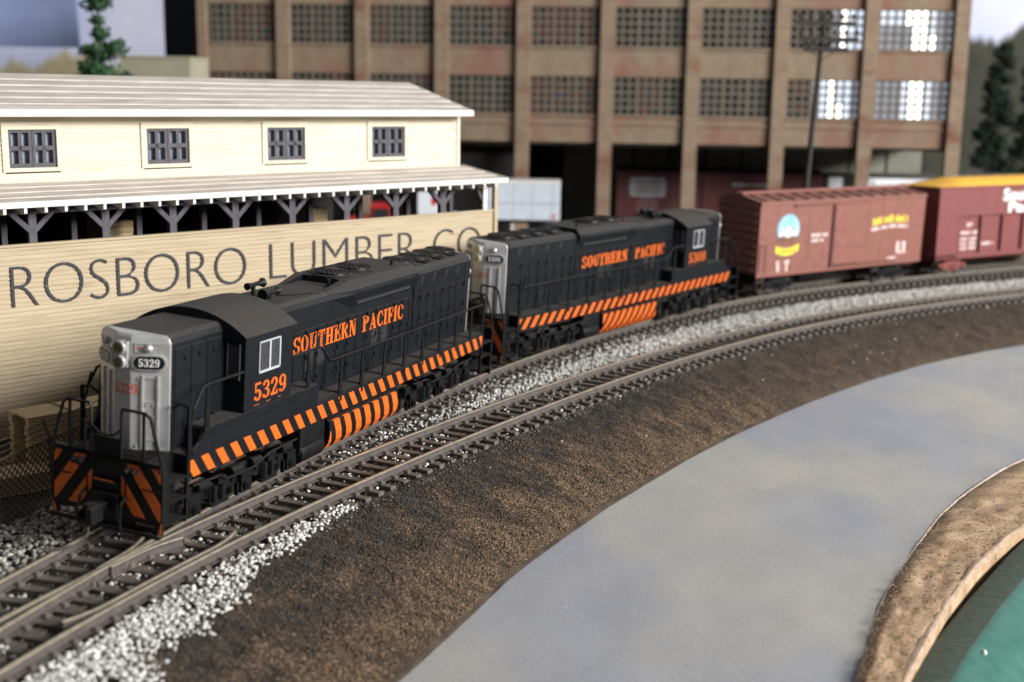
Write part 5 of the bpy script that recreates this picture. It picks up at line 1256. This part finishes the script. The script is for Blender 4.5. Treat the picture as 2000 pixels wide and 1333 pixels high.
# ------------------------------------------------------------------ trees
def conifer(label, x, y, H, Rr, lumps, mt, seed, group=None):
    rnd = random.Random(seed); t = thing('conifer_tree', label, 'tree', (x, y, LZ), 0, group)
    MB().tube([(0,0,0),(.05,0,H*.5),(0,0,H*.97)], [.24,.15,.03], 8).build('trunk', M_pole, t, smooth=True)
    cr = MB()
    for cx, cz, r in lumps:
        n_ = int(420*r*r)+60
        for k in range(n_):
            d = Vector((rnd.gauss(0,1), rnd.gauss(0,1), rnd.gauss(0,1))).normalized(); rr = r*(rnd.random()**.35)*(1+.25*math.sin(d.x*5+cx*3)*math.cos(d.z*4))
            p = Vector((cx, 0, cz))+Vector((d.x*rr, d.y*rr, d.z*rr*.72)); s_ = rnd.uniform(.07,.15)
            u = Vector((rnd.gauss(0,1), rnd.gauss(0,1), rnd.gauss(0,1))).normalized()*s_; v = d.cross(u).normalized()*s_ if d.cross(u).length > 1e-4 else Vector((s_,0,0))
            cr.add([p-u, p+v*.8, p+u, p-v*.8], [(0,1,2,3)])
    cr.build('crown', mt, t, fix=False)
    return t
M_leaf = mat('conifer_foliage', (.018,.055,.020), rough=.9, island=(.055,.14,.05)); M_leaf2 = mat('dark_conifer_foliage', (.004,.010,.006), rough=.95, island=(.012,.030,.013))  # second foliage colour is far darker, for the right-hand trees
conifer('bumpy green model conifer rising behind the left part of the shed roof', -23.3, 72, 16.2, 1.6, [(-.3,9.2,1.5),(.6,9.3,1.2),(-.95,10.4,1.0),(1.35,10.6,.75),(.1,10.9,1.15),(-.5,11.4,.8),(.2,12.2,.9),(.85,12.4,.7),(-.6,12.25,.6),(.1,13.2,.62),(-.05,13.9,.45),(-.15,14.75,.75),(.2,15.0,.72),(-.05,15.7,.7),(.0,16.5,.5)], M_leaf, 3)
lum = []
rr_ = random.Random(5)
for k in range(34):
    z = 1+13.5*k/33; w = 2.3*(1-k/36)+.25; lum.append((rr_.uniform(-w,w)*.75, z, .55+.5*w*.5))
conifer('dark tall conifer standing right of the factory', 39.2, 104, 15, 2.2, lum, M_leaf2, 8, 'dark conifers right of the factory')
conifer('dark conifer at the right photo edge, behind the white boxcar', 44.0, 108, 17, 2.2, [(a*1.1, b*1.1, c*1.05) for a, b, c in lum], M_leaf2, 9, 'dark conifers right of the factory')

# ------------------------------------------------------------------ backdrop, boards, blocks
m = bpy.data.materials.new('painted_backdrop'); m.use_nodes = True; nt = m.node_tree; N = nt.nodes; Lk = nt.links; bs = N["Principled BSDF"]; bs.inputs['Roughness'].default_value = .9
tc = N.new('ShaderNodeTexCoord'); sx = N.new('ShaderNodeSeparateXYZ'); Lk.new(tc.outputs['Object'], sx.inputs[0])
def MA(op, a, b=None, clamp=False):
    q = N.new('ShaderNodeMath'); q.operation = op; q.use_clamp = clamp
    for i, v in ((0, a), (1, b)):
        if v is None: continue
        if isinstance(v, (int, float)): q.inputs[i].default_value = v
        else: Lk.new(v, q.inputs[i])
    return q.outputs[0]
xm = N.new('ShaderNodeMapping'); xm.inputs['Scale'].default_value = (1,0,0); Lk.new(tc.outputs['Object'], xm.inputs[0])
spires = NZ(.45, 4, .7, xm.outputs[0]); big = NZ(.055, 2, .5, xm.outputs[0])
left = MA('LESS_THAN', sx.outputs['X'], 0.0)
line = MA('ADD', MA('MULTIPLY', spires, 7.0), MA('MULTIPLY', big, 9.0))          # wobbling tree line height
hgt = MA('ADD', MA('MULTIPLY', left, 3.6), MA('MULTIPLY', MA('SUBTRACT', 1.0, left), 8.6))
tmask = N.new('ShaderNodeMapRange'); Lk.new(MA('SUBTRACT', MA('ADD', line, hgt), sx.outputs['Z']), tmask.inputs[0]); tmask.inputs[1].default_value = -.4; tmask.inputs[2].default_value = .5
clouds = RP(NZ(.07, 5, .6), [(.35,(.50,.55,.76)),(.55,(.66,.68,.82)),(.70,(.74,.72,.78))])
yel = RP(NZ(.5, 5, .7), [(.3,(.38,.31,.17)),(.7,(.52,.45,.26))]); dk = RP(NZ(.35, 6, .7), [(.3,(.022,.028,.020)),(.6,(.050,.050,.034)),(.75,(.09,.075,.045))])
tcol = MX(left, dk, yel)
Lk.new(MX(tmask.outputs[0], clouds, tcol), bs.inputs['Base Color'])
MB_ = MB().box(-95, 0, -2, 110, .3, 48); o = MB_.build('backdrop', m); o.location = (0, 128, 0); tag(o, kind='structure')
sb = MB().box(-60,0,13.12,-37.35,.5,30); bo_ = sb.build('blue_board', mat('blue_foam', (.46,.56,.88), (.40,.50,.82), rough=.85, scale=.3), bevel=.04); bo_.location = (0,110,0); bo_.rotation_euler = (0,.0,0)
tag(bo_, 'flat periwinkle blue board hanging at the upper left corner', 'board')
dk_ = MB().box(-27.3,0,-.4,-24.2,1.2,30).build('dark_panel', mat('navy_panel', (.014,.016,.028), (.02,.02,.03), rough=.7), bevel=.03); dk_.location = (0,100,0); tag(dk_, 'dark navy upright panel beside the left end of the factory', 'panel')
cbk = thing('cream_block', 'plain cream block building behind the shed roof, left of the dark panel', 'building', (-26.2, 85, LZ))
M_cb = mat('cream_render', (.33,.31,.22), (.37,.35,.25), rough=.9, scale=.5)
MB().box(0,0,0,4.65,5,12.2).build('wall', M_cb, cbk, bevel=.05); MB().box(-.05,-.05,12.2,4.7,5.05,12.35).build('roof', M_cb, cbk)
# pale dock strip beyond the tracks at the far right
dk2 = MB().box(-8,0,0,26,3,.55).build('dock', mat('tan_dock', (.40,.31,.20), (.46,.36,.24), rough=.85, scale=.7), bevel=.02); dk2.location = (28,79.5,LZ); dk2.rotation_euler = (0,0,.50); tag(dk2, 'low tan loading dock strip behind the dark red chip car', 'dock')
# small fittings that the photograph does not let one pick apart stay joined
for o in bpy.data.objects:
    if o.type == 'MESH' and o.parent and o.name.split('.')[0] in ('hood_door','louver','roof_fitting','pilot_fittings','tread','door_panel','light_box','box_latch','cab_data_lettering','journal_box','fan_blade','intake_grille','radiator_grille','wheel_set','underframe','stirrup','air_hose','step','end_window_frame','ribbon_lettering','shield_band'):
        o['kind'] = 'stuff'
